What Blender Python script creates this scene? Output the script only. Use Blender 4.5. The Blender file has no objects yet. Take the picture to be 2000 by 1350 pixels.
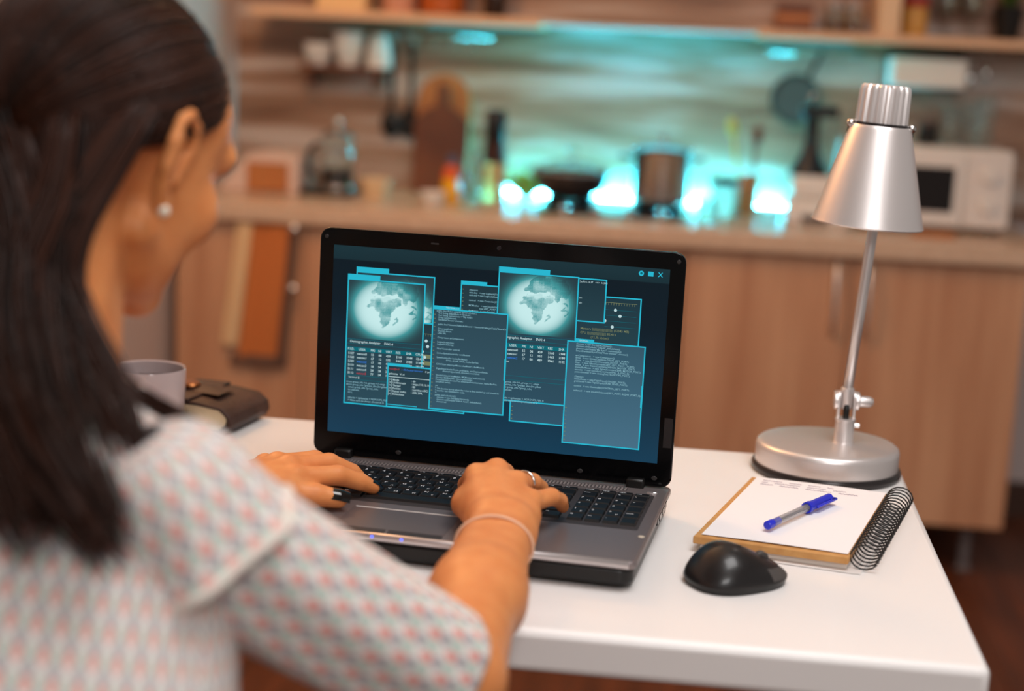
import bpy, math, random
import numpy as np
from mathutils import Vector, Matrix
random.seed(7); RNG = np.random.default_rng(7)
scn = bpy.context.scene
COL = scn.collection

# ---------------------------------------------------------------- camera, world, lights, exposure
cam_d = bpy.data.cameras.new('camera'); cam = bpy.data.objects.new('camera', cam_d); COL.objects.link(cam)
cam_d.sensor_width = 36.0; cam_d.lens = 56.81; cam_d.clip_start = .05
_r = Vector((.992, .121, .046)).normalized(); _f = Vector((-.110, .977, -.185)).normalized()
_u = _r.cross(_f).normalized(); _r = _f.cross(_u)
_m = Matrix((_r, _u, -_f)).transposed().to_4x4(); _m.translation = Vector((.197, -1.581, 1.209))
cam.matrix_world = _m; scn.camera = cam
cam_d.dof.use_dof = True; cam_d.dof.focus_distance = 1.585; cam_d.dof.aperture_fstop = 2.5
scn.view_settings.view_transform = 'Standard'; scn.view_settings.look = 'None'
scn.view_settings.gamma = 1.0; scn.view_settings.exposure = 0.0; scn.view_settings.use_curve_mapping = False

wd = bpy.data.worlds.new('room_air'); scn.world = wd; wd.use_nodes = True
wd.node_tree.nodes['Background'].inputs[0].default_value = (1.0, .90, .83, 1)
wd.node_tree.nodes['Background'].inputs[1].default_value = .26

def area(name, loc, target, size, power, color, sy=None):
    d = bpy.data.lights.new(name, 'AREA'); d.energy = power; d.color = color; d.size = size
    if sy: d.shape = 'RECTANGLE'; d.size_y = sy
    o = bpy.data.objects.new(name, d); COL.objects.link(o); o.location = loc
    o.rotation_euler = (Vector(target) - Vector(loc)).to_track_quat('-Z', 'Y').to_euler(); return o
area('ceiling_lamp_table', (.55, -.45, 2.45), (.35, -.1, .75), .9, 22, (1.0, .98, .97), .9)
_pl = bpy.data.lights.new('floor_lamp_warm', 'POINT'); _pl.energy = 28; _pl.color = (1.0, .53, .22); _pl.shadow_soft_size = .14
_po = bpy.data.objects.new('floor_lamp_warm', _pl); COL.objects.link(_po); _po.location = (-.78, 1.15, 2.05)
area('ceiling_lamp_kitchen', (-.35, 1.3, 2.5), (-.2, 2.2, .8), .8, 4.5, (1.0, .66, .42))
area('front_fill_light', (.75, -2.8, 2.35), (.2, 0, .9), 1.1, 28, (1.0, .98, .97), .8)  # unseen soft light behind the camera, added to brighten front faces and lamp shade

# ---------------------------------------------------------------- material helpers
def lin(c):
    return tuple(((v/255)/12.92 if v/255 <= .04045 else ((v/255+.055)/1.055)**2.4) for v in c)
MATS = {}
def mat(name, rgb, rough=.5, metal=0., spec=.5, emit=None, es=1., alpha=1., trans=0., sss=0., coat=0., noise=None, bump=None, ior=1.45):
    """noise=(scale, stretch xyz, second rgb, detail) ; bump=(scale, strength)"""
    if name in MATS: return MATS[name]
    m = bpy.data.materials.new(name); m.use_nodes = True; MATS[name] = m
    nt = m.node_tree; b = nt.nodes['Principled BSDF']; I = b.inputs
    c = lin(rgb) + (1,)
    I['Base Color'].default_value = c; I['Roughness'].default_value = rough; I['Metallic'].default_value = metal
    I['Specular IOR Level'].default_value = spec; I['IOR'].default_value = ior
    I['Transmission Weight'].default_value = trans; I['Alpha'].default_value = alpha
    if sss: I['Subsurface Weight'].default_value = sss; I['Subsurface Radius'].default_value = (.012, .004, .002); I['Subsurface Scale'].default_value = 1.
    if coat: I['Coat Weight'].default_value = coat; I['Coat Roughness'].default_value = .05
    if emit: I['Emission Color'].default_value = lin(emit) + (1,); I['Emission Strength'].default_value = es
    if noise or bump:
        tc = nt.nodes.new('ShaderNodeTexCoord'); mp = nt.nodes.new('ShaderNodeMapping')
        nt.links.new(tc.outputs['Object'], mp.inputs['Vector'])
    if noise:
        sc, st, rgb2, det = noise
        mp.inputs['Scale'].default_value = st
        n = nt.nodes.new('ShaderNodeTexNoise'); n.inputs['Scale'].default_value = sc; n.inputs['Detail'].default_value = det
        nt.links.new(mp.outputs[0], n.inputs['Vector'])
        cr = nt.nodes.new('ShaderNodeValToRGB'); e = cr.color_ramp.elements
        e[0].position = .32; e[0].color = c; e[1].position = .68; e[1].color = lin(rgb2) + (1,)
        nt.links.new(n.outputs[0], cr.inputs[0]); nt.links.new(cr.outputs[0], I['Base Color'])
    if bump:
        n2 = nt.nodes.new('ShaderNodeTexNoise'); n2.inputs['Scale'].default_value = bump[0]; n2.inputs['Detail'].default_value = 4
        nt.links.new(mp.outputs[0], n2.inputs['Vector'])
        bp = nt.nodes.new('ShaderNodeBump'); bp.inputs['Strength'].default_value = bump[1]; bp.inputs['Distance'].default_value = .002
        nt.links.new(n2.outputs[0], bp.inputs['Height']); nt.links.new(bp.outputs[0], I['Normal'])
    return m
def emis(name, rgb, s=1.):
    if name in MATS: return MATS[name]
    m = bpy.data.materials.new(name); m.use_nodes = True; MATS[name] = m; nt = m.node_tree
    nt.nodes.remove(nt.nodes['Principled BSDF']); e = nt.nodes.new('ShaderNodeEmission')
    e.inputs[0].default_value = lin(rgb) + (1,); e.inputs[1].default_value = s
    nt.links.new(e.outputs[0], nt.nodes['Material Output'].inputs[0]); return m
def N(nt, t, **kw):
    n = nt.nodes.new(t)
    for k, v in kw.items(): setattr(n, k, v)
    return n

# ---------------------------------------------------------------- geometry helpers: every one returns (verts, faces)
def box(x0, x1, y0, y1, z0, z1):
    return ([(x0,y0,z0),(x1,y0,z0),(x1,y1,z0),(x0,y1,z0),(x0,y0,z1),(x1,y0,z1),(x1,y1,z1),(x0,y1,z1)],
            [(0,3,2,1),(4,5,6,7),(0,1,5,4),(1,2,6,5),(2,3,7,6),(3,0,4,7)])
def frustum(x0, x1, y0, y1, z0, z1, i):
    return ([(x0,y0,z0),(x1,y0,z0),(x1,y1,z0),(x0,y1,z0),(x0+i,y0+i,z1),(x1-i,y0+i,z1),(x1-i,y1-i,z1),(x0+i,y1-i,z1)],
            [(0,3,2,1),(4,5,6,7),(0,1,5,4),(1,2,6,5),(2,3,7,6),(3,0,4,7)])
def lathe(prof, n=28, sx=1., sy=1.):
    V = []; F = []; idx = []
    for r, z in prof:
        if r < 1e-7: idx.append([len(V)]); V.append((0, 0, z))
        else:
            idx.append(list(range(len(V), len(V)+n)))
            V += [(r*sx*math.cos(2*math.pi*k/n), r*sy*math.sin(2*math.pi*k/n), z) for k in range(n)]
    for a, b in zip(idx[:-1], idx[1:]):
        for k in range(n):
            k2 = (k+1) % n
            if len(a) == 1 and len(b) == 1: continue
            if len(a) == 1: F.append((a[0], b[k2], b[k]))
            elif len(b) == 1: F.append((a[k], a[k2], b[0]))
            else: F.append((a[k], a[k2], b[k2], b[k]))
    return V, F
def tube(pts, rad, n=8, cap=True, closed=False):
    P = [Vector(p) for p in pts]; V = []; F = []; m = len(P)
    up = None
    for i, p in enumerate(P):
        if closed: t = (P[(i+1) % m]-P[i-1])
        else: t = P[min(i+1, m-1)]-P[max(i-1, 0)]
        t.normalize()
        if up is None:
            up = Vector((0, 0, 1)) if abs(t.z) < .9 else Vector((1, 0, 0))
        s = t.cross(up)
        if s.length < 1e-6: s = t.orthogonal()
        s.normalize(); up = s.cross(t).normalized()
        r = rad(i/(m-1)) if callable(rad) else rad
        for k in range(n):
            a = 2*math.pi*k/n; q = p + s*(r*math.cos(a)) + up*(r*math.sin(a)); V.append(tuple(q))
    for i in range(m if closed else m-1):
        for k in range(n):
            k2 = (k+1) % n; j = (i+1) % m
            F.append((i*n+k, i*n+k2, j*n+k2, j*n+k))
    if cap and not closed: F.append(tuple(range(n-1, -1, -1))); F.append(tuple((m-1)*n+k for k in range(n)))
    return V, F
def prism(poly, z0, z1):
    n = len(poly)
    V = [(x, y, z0) for x, y in poly] + [(x, y, z1) for x, y in poly]
    F = [tuple(range(n-1, -1, -1)), tuple(range(n, 2*n))] + [(k, (k+1) % n, n+(k+1) % n, n+k) for k in range(n)]
    return V, F
def rrect(x0, x1, y0, y1, r, n=6):
    P = []
    for cx, cy, a0 in ((x1-r, y1-r, 0), (x0+r, y1-r, 90), (x0+r, y0+r, 180), (x1-r, y0+r, 270)):
        for k in range(n+1):
            a = math.radians(a0+90*k/n); P.append((cx+r*math.cos(a), cy+r*math.sin(a)))
    return P
def ball(c, rx, ry=None, rz=None, n=16, m=10):
    ry = ry or rx; rz = rz or rx
    V, F = lathe([(math.sin(math.pi*i/m), -math.cos(math.pi*i/m)) for i in range(m+1)], n)
    return [(c[0]+x*rx, c[1]+y*ry, c[2]+z*rz) for x, y, z in V], F
def grid(fn, nu, nv, closed_u=False):
    V = []; F = []
    for j in range(nv+1):
        for i in range(nu + (0 if closed_u else 1)): V.append(tuple(fn(i/nu, j/nv)))
    w = nu if closed_u else nu+1
    for j in range(nv):
        for i in range(nu):
            i2 = (i+1) % w if closed_u else i+1
            F.append((j*w+i, j*w+i2, (j+1)*w+i2, (j+1)*w+i))
    return V, F
def xf(g, M):
    return [tuple(M @ Vector(v)) for v in g[0]], g[1]
def mv(g, x, y, z): return [(a+x, b+y, c+z) for a, b, c in g[0]], g[1]
def T(x, y, z): return Matrix.Translation((x, y, z))
def RX(a): return Matrix.Rotation(a, 4, 'X')
def RY(a): return Matrix.Rotation(a, 4, 'Y')
def RZ(a): return Matrix.Rotation(a, 4, 'Z')

def mesh(name, parts, mats, smooth=False, scale=1., uvs=None):
    """parts: list of (verts, faces) or (verts, faces, material index)"""
    V = []; F = []; MI = []
    for p in parts:
        o = len(V); V += [tuple(c*scale for c in v) for v in p[0]]; F += [tuple(i+o for i in f) for f in p[1]]
        MI += [p[2] if len(p) > 2 else 0]*len(p[1])
    me = bpy.data.meshes.new(name); me.from_pydata(V, [], F)
    for m in (mats if isinstance(mats, (list, tuple)) else [mats]):
        if m is not None: me.materials.append(m)
    me.polygons.foreach_set('material_index', MI)
    if smooth: me.polygons.foreach_set('use_smooth', [True]*len(F))
    me.update(); return me
def obj(name, parts, mats, parent=None, smooth=False, bevel=0., scale=1., loc=None, rot=None, auto=None, seg=2):
    me = parts if isinstance(parts, bpy.types.Mesh) else mesh(name, parts if isinstance(parts, list) else [parts], mats, smooth or auto is not None, scale)
    o = bpy.data.objects.new(name, me); COL.objects.link(o)
    if parent is not None: o.parent = parent
    if loc is not None: o.location = loc
    if rot is not None: o.rotation_euler = rot
    if auto is not None and not isinstance(parts, bpy.types.Mesh):
        sharp(me, auto)
    if bevel:
        b = o.modifiers.new('bevel', 'BEVEL'); b.width = bevel; b.segments = seg; b.limit_method = 'ANGLE'; b.angle_limit = math.radians(40)
        me.polygons.foreach_set('use_smooth', [True]*len(me.polygons)); sharp(me, 50)
    return o
def sharp(me, deg):
    if hasattr(me, 'set_sharp_from_angle'): me.set_sharp_from_angle(angle=math.radians(deg))
def tag(o, label, cat, group=None):
    o['label'] = label; o['category'] = cat
    if group: o['group'] = group
    return o
def thing(name, label, cat, loc=(0, 0, 0), rz=0., group=None):
    o = bpy.data.objects.new(name, None); COL.objects.link(o); o.location = loc; o.rotation_euler = (0, 0, rz); o.empty_display_size = .05
    return tag(o, label, cat, group)
def struct(o): o['kind'] = 'structure'; return o
def text(body, size, x=0., y=0., z=0., align='LEFT', space=1.0, bold=0.):
    cu = bpy.data.curves.new('t', 'FONT'); cu.body = body; cu.size = size; cu.align_x = align; cu.space_line = space; cu.resolution_u = 2
    cu.offset = bold
    o = bpy.data.objects.new('t', cu); me = o.to_mesh()
    V = [(v.co.x+x, v.co.y+y, z) for v in me.vertices]; F = [tuple(p.vertices) for p in me.polygons]
    o.to_mesh_clear(); bpy.data.objects.remove(o); bpy.data.curves.remove(cu)
    return V, F
ANG = math.radians(-5.5)
def LM(x, y, z):          # laptop-aligned millimetres -> world metres
    c, s = math.cos(ANG), math.sin(ANG)
    return Vector(((c*x-s*y)/1000, (s*x+c*y)/1000, z/1000+.778))

# ---------------------------------------------------------------- materials
def wood(name, a, b, sx, scale, rough=.45, bump=.0):
    return mat(name, a, rough, noise=(scale, sx, b, 5.), bump=(40, bump) if bump else None)
M_cab = wood('light_oak_laminate', (210, 160, 124), (186, 132, 98), (14, 14, .9), 1.6, .42)
M_counter = mat('beige_worktop', (214, 184, 158), .28, noise=(60, (1, 1, 1), (200, 168, 142), 6.))
M_wallp = mat('painted_wall', (196, 180, 176), .8)
M_white = mat('white_lacquer', (238, 233, 230), .32)
M_floor = wood('dark_wood_floor', (108, 56, 30), (76, 38, 20), (9, .8, 1), 3., .4)
M_black = mat('black_plastic', (14, 13, 13), .38)
M_blackgloss = mat('black_gloss', (5, 5, 6), .09)
M_silver = mat('satin_silver', (186, 178, 176), .32, metal=.85)
M_chrome = mat('chrome', (214, 210, 206), .12, metal=1.)
M_steel = mat('steel', (176, 166, 160), .2, metal=1.)
M_glass = mat('clear_glass', (235, 245, 245), .03, trans=1., ior=1.45)
M_ceram = mat('white_ceramic', (228, 222, 216), .22)
M_cream = mat('cream_ceramic', (222, 192, 152), .4)
M_darkwood = wood('walnut_wood', (122, 66, 36), (86, 42, 24), (1, 1, 8), 6., .5)
M_tanwood = wood('tan_wood', (190, 120, 66), (160, 96, 50), (1, 1, 8), 6., .5)
M_led = emis('cyan_led', (60, 210, 240), 420.)
M_led2 = emis('cyan_led_soft', (60, 190, 210), .55)

def tile_mat():
    m = bpy.data.materials.new('stacked_wood_strip_tile'); m.use_nodes = True; nt = m.node_tree; b = nt.nodes['Principled BSDF']
    tc = N(nt, 'ShaderNodeTexCoord'); mp = N(nt, 'ShaderNodeMapping'); mp.inputs['Scale'].default_value = (.55, 1, 5.5)
    nt.links.new(tc.outputs['Object'], mp.inputs[0])
    n = N(nt, 'ShaderNodeTexNoise'); n.inputs['Scale'].default_value = 3.4; n.inputs['Detail'].default_value = 6; n.inputs['Distortion'].default_value = .35
    nt.links.new(mp.outputs[0], n.inputs[0])
    cr = N(nt, 'ShaderNodeValToRGB'); e = cr.color_ramp.elements
    e[0].position = .33; e[0].color = lin((126, 88, 66))+(1,); e[1].position = .68; e[1].color = lin((216, 198, 188))+(1,)
    k = e.new(.5); k.color = lin((172, 134, 110))+(1,)
    nt.links.new(n.outputs[0], cr.inputs[0])
    mp2 = N(nt, 'ShaderNodeMapping'); mp2.inputs['Scale'].default_value = (.4, 1, 60); nt.links.new(tc.outputs['Object'], mp2.inputs[0])
    n2 = N(nt, 'ShaderNodeTexNoise'); n2.inputs['Scale'].default_value = 2.6; n2.inputs['Detail'].default_value = 2; nt.links.new(mp2.outputs[0], n2.inputs[0])
    mx = N(nt, 'ShaderNodeMixRGB', blend_type='MULTIPLY'); mx.inputs[0].default_value = .38
    nt.links.new(cr.outputs[0], mx.inputs[1]); nt.links.new(n2.outputs[0], mx.inputs[2]); nt.links.new(mx.outputs[0], b.inputs['Base Color'])
    bp = N(nt, 'ShaderNodeBump'); bp.inputs['Strength'].default_value = .25; bp.inputs['Distance'].default_value = .004
    nt.links.new(n2.outputs[0], bp.inputs['Height']); nt.links.new(bp.outputs[0], b.inputs['Normal'])
    b.inputs['Roughness'].default_value = .45; return m
M_tile = tile_mat()

# ================================================================ ROOM SHELL
YW = 2.80; YC = 2.20; XR = .955; XL = -1.09
fl = struct(obj('floor', box(-2.6, 3.0, -3.2, 3.2, -.05, 0), M_floor))
for i in range(26):                                    # floor planks right of the table, the ones in view
    w = .11; x0 = .42+(i % 13)*w; y0 = -1.0+(i//13)*2.0+((i*37) % 11)*.05
    obj('plank', box(x0+.001, x0+w-.001, y0, y0+1.96, 0, .004), M_floor, fl, bevel=.0008, seg=1)
wb = struct(obj('wall_back', box(-1.2, 3.0, YW, YW+.1, 0, 2.6), M_wallp))
obj('backsplash', box(XL, 1.6, YW-.008, YW, .80, 2.2), M_tile, wb)
struct(obj('baseboard_back', box(XL, 3.0, YW-.018, YW, 0, .10), mat('dark_baseboard', (70, 44, 32), .5), bevel=.003))
struct(obj('wall_left', box(XL-.1, XL, -.2, YW, 0, 2.6), mat('pale_left_wall', (206, 186, 176), .8)))
struct(obj('ceiling', box(-2.6, 3.0, -3.2, 3.2, 2.6, 2.7), mat('ceiling_paint', (226, 216, 206), .9)))

# ================================================================ TABLE
t = thing('table', 'white thick-topped table carrying the laptop, lamp and notebook', 'table', (-.2, -.04, 0))
def at_parent(g, p): return mv(g, -p.location.x, -p.location.y, -p.location.z)
obj('tabletop', at_parent(box(-.95, .444, -.364, .277, .713, .75), t), mat('white_tabletop', (244, 240, 238), .3, coat=.15), t, bevel=.007, seg=3)
for x in (-.9, .39):
    for y in (-.31, .225):
        obj('leg', at_parent(box(x-.025, x+.025, y-.025, y+.025, 0, .713), t), M_white, t, bevel=.003)

# ================================================================ KITCHEN UNITS
def cabinet(x0, x1, label, handles, doors):
    c = thing('base_cabinet', label, 'cabinet', ((x0+x1)/2, (YC+YW)/2, 0), 0, 'base cabinets under the worktop')
    P = lambda g: at_parent(g, c)
    obj('body', P(box(x0, x1, YC+.02, YW-.02, .128, .755)), M_cab, c)
    for a, b in doors: obj('door', P(box(a+.0015, b-.0015, YC, YC+.019, .130, .752)), M_cab, c, bevel=.0015, seg=1)
    for hx in handles:
        pts = [(hx, YC, .742), (hx, YC-.018, .738), (hx, YC-.028, .70), (hx, YC-.030, .66), (hx, YC-.028, .615), (hx, YC-.018, .578), (hx, YC, .574)]
        obj('handle', P(tube(pts, .0065, 8)), mat('brushed_nickel', (226, 216, 208), .4, metal=.8), c, smooth=True)
    for fx in (x0+.07, x1-.07):
        for fy in (YC+.08, YW-.1): obj('foot', mv(P(lathe([(0, 0), (.022, 0), (.022, .008), (.014, .014), (.014, .130), (0, .130)], 14)), fx, fy, 0), mat('grey_plastic_foot', (110, 100, 98), .5), c, auto=40)
    return c
cabinet(.17, XR, 'oak base cabinet with two bow handles at its right end behind the lamp', (.52, .594), ((.17, .557), (.557, XR)))
cabinet(-.445, .168, 'oak base cabinet hidden behind the laptop lid', (-.17, -.10), ((-.445, -.138), (-.138, .168)))
cabinet(-1.06, -.447, 'oak base cabinet with a towel hanging on its door', (), ((-1.06, -.74), (-.74, -.447)))
tag(obj('worktop', box(XL+.002, XR+.045, YC-.03, YW-.008, .755, .80), M_counter, bevel=.006), 'long beige worktop with a rounded front edge over the oak cabinets', 'worktop')

# towel on the left cabinet door
tw = thing('kitchen_towel', 'tan and cream towel with dark trim hanging on the left cabinet door', 'towel', (-.83, YC-.01, 0))
def cloth(x0, x1, z0, z1, y, amp, ph, shear=0., th=.004):
    f = lambda u, v: (x0+(x1-x0)*u+shear*(v), y+amp*math.sin(ph+u*7)+amp*.5*math.sin(v*5+u*3), z1+(z0-z1)*v)
    g = grid(f, 14, 14); b = grid(lambda u, v: tuple(a+d for a, d in zip(f(u, v), (0, th, 0))), 14, 14)
    n = len(g[0]); return g[0]+b[0], g[1]+[tuple(i+n for i in reversed(q)) for q in b[1]]
P = lambda g: at_parent(g, tw)
M_tan = mat('tan_cotton', (196, 112, 56), .9); M_crm = mat('cream_cotton', (226, 188, 142), .9); M_trim = mat('grey_brown_trim', (104, 76, 62), .9)
obj('towel_panel', P(cloth(-.868, -.765, .425, .752, YC-.016, .003, .3, -.03)), M_tan, tw, smooth=True)
obj('stripe', P(cloth(-.905, -.866, .452, .752, YC-.020, .003, 1., -.035)), M_crm, tw, smooth=True)
obj('hem', P(cloth(-.915, -.775, .402, .430, YC-.018, .003, .3, -.004)), M_trim, tw, smooth=True)
obj('edging', P(cloth(-.775, -.753, .425, .735, YC-.024, .003, .3, -.024)), M_trim, tw, smooth=True)
for z in (.745, .60): obj('hook', P(mv(ball((0, 0, 0), .013, .008, .012, 12, 8), -.762, YC-.03, z)), M_chrome, tw, smooth=True)

# ================================================================ SHELVES
M_shelf = mat('shelf_board', (222, 178, 142), .45)
tag(obj('wall_shelf', box(-1.0, -.241, YW-.20, YW-.008, 1.246, 1.268), M_shelf, bevel=.002), 'pale wooden wall shelf at left above the white cups', 'shelf')
tag(obj('wall_shelf', box(.31, 1.25, YW-.20, YW-.008, 1.246, 1.268), M_shelf, bevel=.002), 'pale wooden wall shelf at right above the microwave', 'shelf')
tag(obj('glass_shelf', box(-.239, .308, YW-.19, YW-.008, 1.252, 1.262), mat('frosted_glass', (206, 226, 230), .3, trans=.05), bevel=.001), 'frosted blue glass shelf glowing between the two wooden shelves', 'shelf')
def led(x0, x1, z, label, m):
    l = thing('led_strip', label, 'led strip', ((x0+x1)/2, YW-.03, z))
    P = lambda g: at_parent(g, l)
    obj('channel', P(box(x0, x1, YW-.034, YW-.009, z-.002, z)), mat('matte_channel', (150, 140, 134), .9, spec=.1), l)
    obj('diffuser', P(box(x0, x1, YW-.030, YW-.013, z, z+.006) if z < 1 else box(x0, x1, YW-.030, YW-.013, z-.008, z-.002)), m, l)
led(-.36, .42, .803, 'cyan LED strip glowing on the worktop behind the hob', M_led)
led(-.56, -.26, 1.246, 'cyan LED strip under the left wooden shelf', M_led2)
led(.325, .56, 1.246, 'cyan LED strip under the right wooden shelf', M_led2)

# ================================================================ THINGS ON THE SHELVES
def pot_lathe(name, label, cat, x, y, z, parts, group=None):
    r = thing(name, label, cat, (x, y, z), 0, group)
    for pn, prof, m in parts: obj(pn, lathe(prof, 28), m, r, auto=50)
    return r
ZS = 1.268
def jar_prof(r, h, w=.003, base=.004):
    return [(0, 0), (r*.92, 0), (r, .004), (r, h), (r-w, h), (r-w, base), (0, base)]
bx = thing('storage_box', 'cream cardboard box on the left wall shelf', 'box', (-.76, YW-.1, ZS))
obj('body', box(-.075, .055, -.06, .06, 0, .11), mat('cream_card', (236, 196, 142), .7), bx, bevel=.002)
obj('lid', box(-.078, .058, -.063, .063, .11, .13), mat('cream_card', (236, 196, 142), .7), bx, bevel=.002)
pot_lathe('spice_jar', 'orange-brown filled jar on the left wall shelf', 'jar', -.51, YW-.1, ZS, [('contents', [(0, .004), (.058, .004), (.058, .10), (0, .10)], mat('orange_spice', (176, 84, 20), .5)), ('lid', [(0, .1), (.061, .1), (.061, .13), (0, .13)], M_darkwood)])
pot_lathe('tea_tin', 'small pinkish tin beside the orange jar on the shelf', 'tin', -.625, YW-.1, ZS, [('body', [(0, 0), (.045, 0), (.045, .09), (0, .09)], mat('salmon_tin', (200, 140, 112), .5)), ('lid', [(0, .09), (.047, .09), (.047, .11), (0, .11)], M_silver)])
pot_lathe('oil_bottle', 'slim dark bottle at the right end of the left shelf', 'bottle', -.372, YW-.1, ZS, [('body', [(0, 0), (.028, 0), (.029, .01), (.029, .13), (.012, .17), (.012, .2), (0, .2)], mat('dark_amber_glass', (44, 24, 8), .12)), ('cap', [(0, .2), (.014, .2), (.014, .225), (0, .225)], M_black)])
# right shelf
bx = thing('striped_box', 'brown wooden box with lighter stripes at the left end of right shelf', 'box', (.402, YW-.1, ZS))
for k, z in enumerate((.0, .022, .044)):
    obj('slat', box(-.046, .046, -.05, .05, z+.001, z+.021), M_darkwood if k != 1 else M_tanwood, bx, bevel=.001)
for i, x in enumerate((.505, .555)):
    j = pot_lathe('glass_jar', ('small glass jar beside the striped box on right shelf', 'small glass jar next to the white upright on right shelf')[i], 'jar', x, YW-.1, ZS, [('vessel', jar_prof(.024, .06), M_glass), ('lid', [(0, .06), (.025, .06), (.025, .075), (0, .075)], M_chrome)], 'little glass jars on the right shelf')
    obj('contents', lathe([(0, .005), (.0205, .005), (.0205, .03), (0, .03)], 20), mat('brown_seed', (128, 84, 52), .8), j, smooth=False)
tag(obj('shelf_upright', box(.605, .660, YW-.19, YW-.01, ZS, 1.60), mat('cream_board', (226, 190, 152), .5), bevel=.002), 'cream upright board dividing the right wall shelf', 'divider')
pot_lathe('sauce_jar', 'yellow jar with a red lid on the right shelf', 'jar', .705, YW-.1, ZS, [('body', [(0, 0), (.030, 0), (.031, .005), (.031, .066), (.027, .074), (0, .074)], mat('mustard', (226, 160, 74), .4)), ('lid', [(0, .074), (.033, .074), (.033, .10), (0, .10)], mat('red_lid', (176, 48, 34), .4))])
for i, x in enumerate((.785, .845)):
    pot_lathe('wine_glass', ('stemmed glass beside the red-lidded jar', 'stemmed glass beside the black plant pot')[i], 'glass', x, YW-.1, ZS, [('bowl', [(0, .055), (.02, .06), (.03, .085), (.029, .13), (.027, .13), (.028, .085), (.018, .063), (0, .058)], M_glass), ('stem', [(0, .004), (.004, .006), (.0035, .05), (.006, .056), (0, .056)], M_glass), ('foot', [(0, 0), (.028, 0), (.027, .003), (0, .006)], M_glass)], 'stemmed glasses on the right shelf')
pp = pot_lathe('potted_plant', 'small green plant in a black pot at the right end of the shelf', 'plant', .935, YW-.1, ZS, [('pot', [(0, 0), (.028, 0), (.041, .085), (.038, .085), (.036, .075), (0, .075)], M_black)])
for k in range(14):
    a = k*2.4; r = .02+.004*(k % 4); h = .06+.012*(k % 5)
    f = lambda u, v, a=a, r=r, h=h: (math.cos(a)*(r*.2+r*1.6*v)+math.cos(a+1.57)*(u-.5)*.022*math.sin(math.pi*min(.97, v+.03)), math.sin(a)*(r*.2+r*1.6*v)+math.sin(a+1.57)*(u-.5)*.022*math.sin(math.pi*min(.97, v+.03)), .075+h*v-.02*v*v)
    obj('leaf', grid(f, 2, 6), mat('leaf_green', (70, 92, 36), .5), pp, smooth=True)

# ================================================================ THINGS ON THE WALL
cr = thing('cup_rack', 'small dark wall rack holding white cups', 'rack', (-.775, YW-.06, 1.11))
obj('board', box(-.115, .115, -.05, .05, 0, .012), M_darkwood, cr, bevel=.002)
for x in (-.09, .09): obj('bracket', box(x-.006, x+.006, -.03, .05, -.04, 0), M_darkwood, cr, bevel=.001)
def cup(x, y, z, r, h, label, flip=False):
    c = thing('cup', label, 'cup', (x, y, z), 0, 'white cups on the wall rack')
    prof = [(0, .004), (r*.62, .0), (r*.66, .004), (r*.92, h*.5), (r, h), (r-.003, h), (r*.88, h*.5), (r*.6, .008), (0, .008)]
    if flip: prof = [(a, h-b) for a, b in prof]
    obj('bowl', lathe(prof, 24), M_ceram, c, auto=50)
    pts = [(r*.9+.022*math.sin(math.pi*k/8), 0, h*.5+.02*math.cos(math.pi*k/8)) for k in range(9)]
    obj('handle', xf(tube(pts, .004, 6), RZ(-1.57)), M_ceram, c, smooth=True)
cup(-.850, YW-.06, 1.122, .040, .060, 'small white cup at the left of the wall rack')
cup(-.765, YW-.07, 1.122, .042, .092, 'tall white cup in the middle of the wall rack')
cup(-.684, YW-.06, 1.122, .036, .090, 'tall white cup at the right of the wall rack', True)
def hangbar(x0, x1, z, label):
    h = thing('hanging_rail', label, 'rail', ((x0+x1)/2, YW-.03, z))
    P = lambda g: at_parent(g, h)
    obj('bar', P(tube([(x0, YW-.03, z), (x1, YW-.03, z)], .004, 8)), M_chrome, h, smooth=True)
    for x in (x0+.02, x1-.02): obj('mount', P(tube([(x, YW-.008, z), (x, YW-.03, z)], .008, 10)), mat('matte_mount', (120, 108, 100), .7), h, smooth=True)
    n = 5
    for k in range(n):
        x = x0+.06+(x1-x0-.12)*k/(n-1)
        pts = [(x, YW-.03+.007*math.sin(a), z-.016+.02*math.cos(a)*(1 if a < 3 else 1)) for a in np.linspace(-.5, 4.2, 10)]
        obj('hook', P(tube(pts, .002, 6)), M_chrome, h, smooth=True)
hangbar(-.70, -.38, 1.215, 'chrome rail with hooks above the round-topped board')
hangbar(.34, .60, 1.212, 'chrome rail with hooks above the round pan')
def utensil(x, label, kind):
    u = thing('utensil', label, 'utensil', (x, YW-.028, .94), 0, 'black utensils hanging from the rail')
    obj('handle', tube([(0, 0, .25), (0, -.002, .20), (0, 0, .07)], lambda s: .008-.003*s, 8), M_black, u, smooth=True)
    if kind == 'spoon': obj('head', ball((0, 0, .035), .028, .009, .038, 14, 8), M_black, u, smooth=True)
    else: obj('head', prism([(-.024, 0), (.024, 0), (.028, .05), (.016, .075), (-.016, .075), (-.028, .05)], -.003, .003), M_black, u, rot=(math.pi/2, 0, 0), bevel=.002)
    obj('hanging_loop', tube([(0, .012*math.cos(a), .262+.012*math.sin(a)) for a in np.linspace(0, 2*math.pi, 13)[:-1]], .0025, 6, closed=True), M_chrome, u, smooth=True)
utensil(-.652, 'black hanging ladle left of the round-topped board', 'spoon')
utensil(-.600, 'black hanging spatula nearest the round-topped board', 'spat')
pn = thing('frying_pan', 'round grey pan hanging on the tiles beside the glowing wall', 'pan', (.424, YW-.03, 1.095))
obj('bowl', lathe([(0, 0), (.056, 0), (.062, .004), (.066, .018), (.063, .018), (.055, .006), (0, .006)], 32), mat('grey_pan', (70, 84, 86), .5), pn, rot=(math.pi/2, 0, 0), auto=50)
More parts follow.
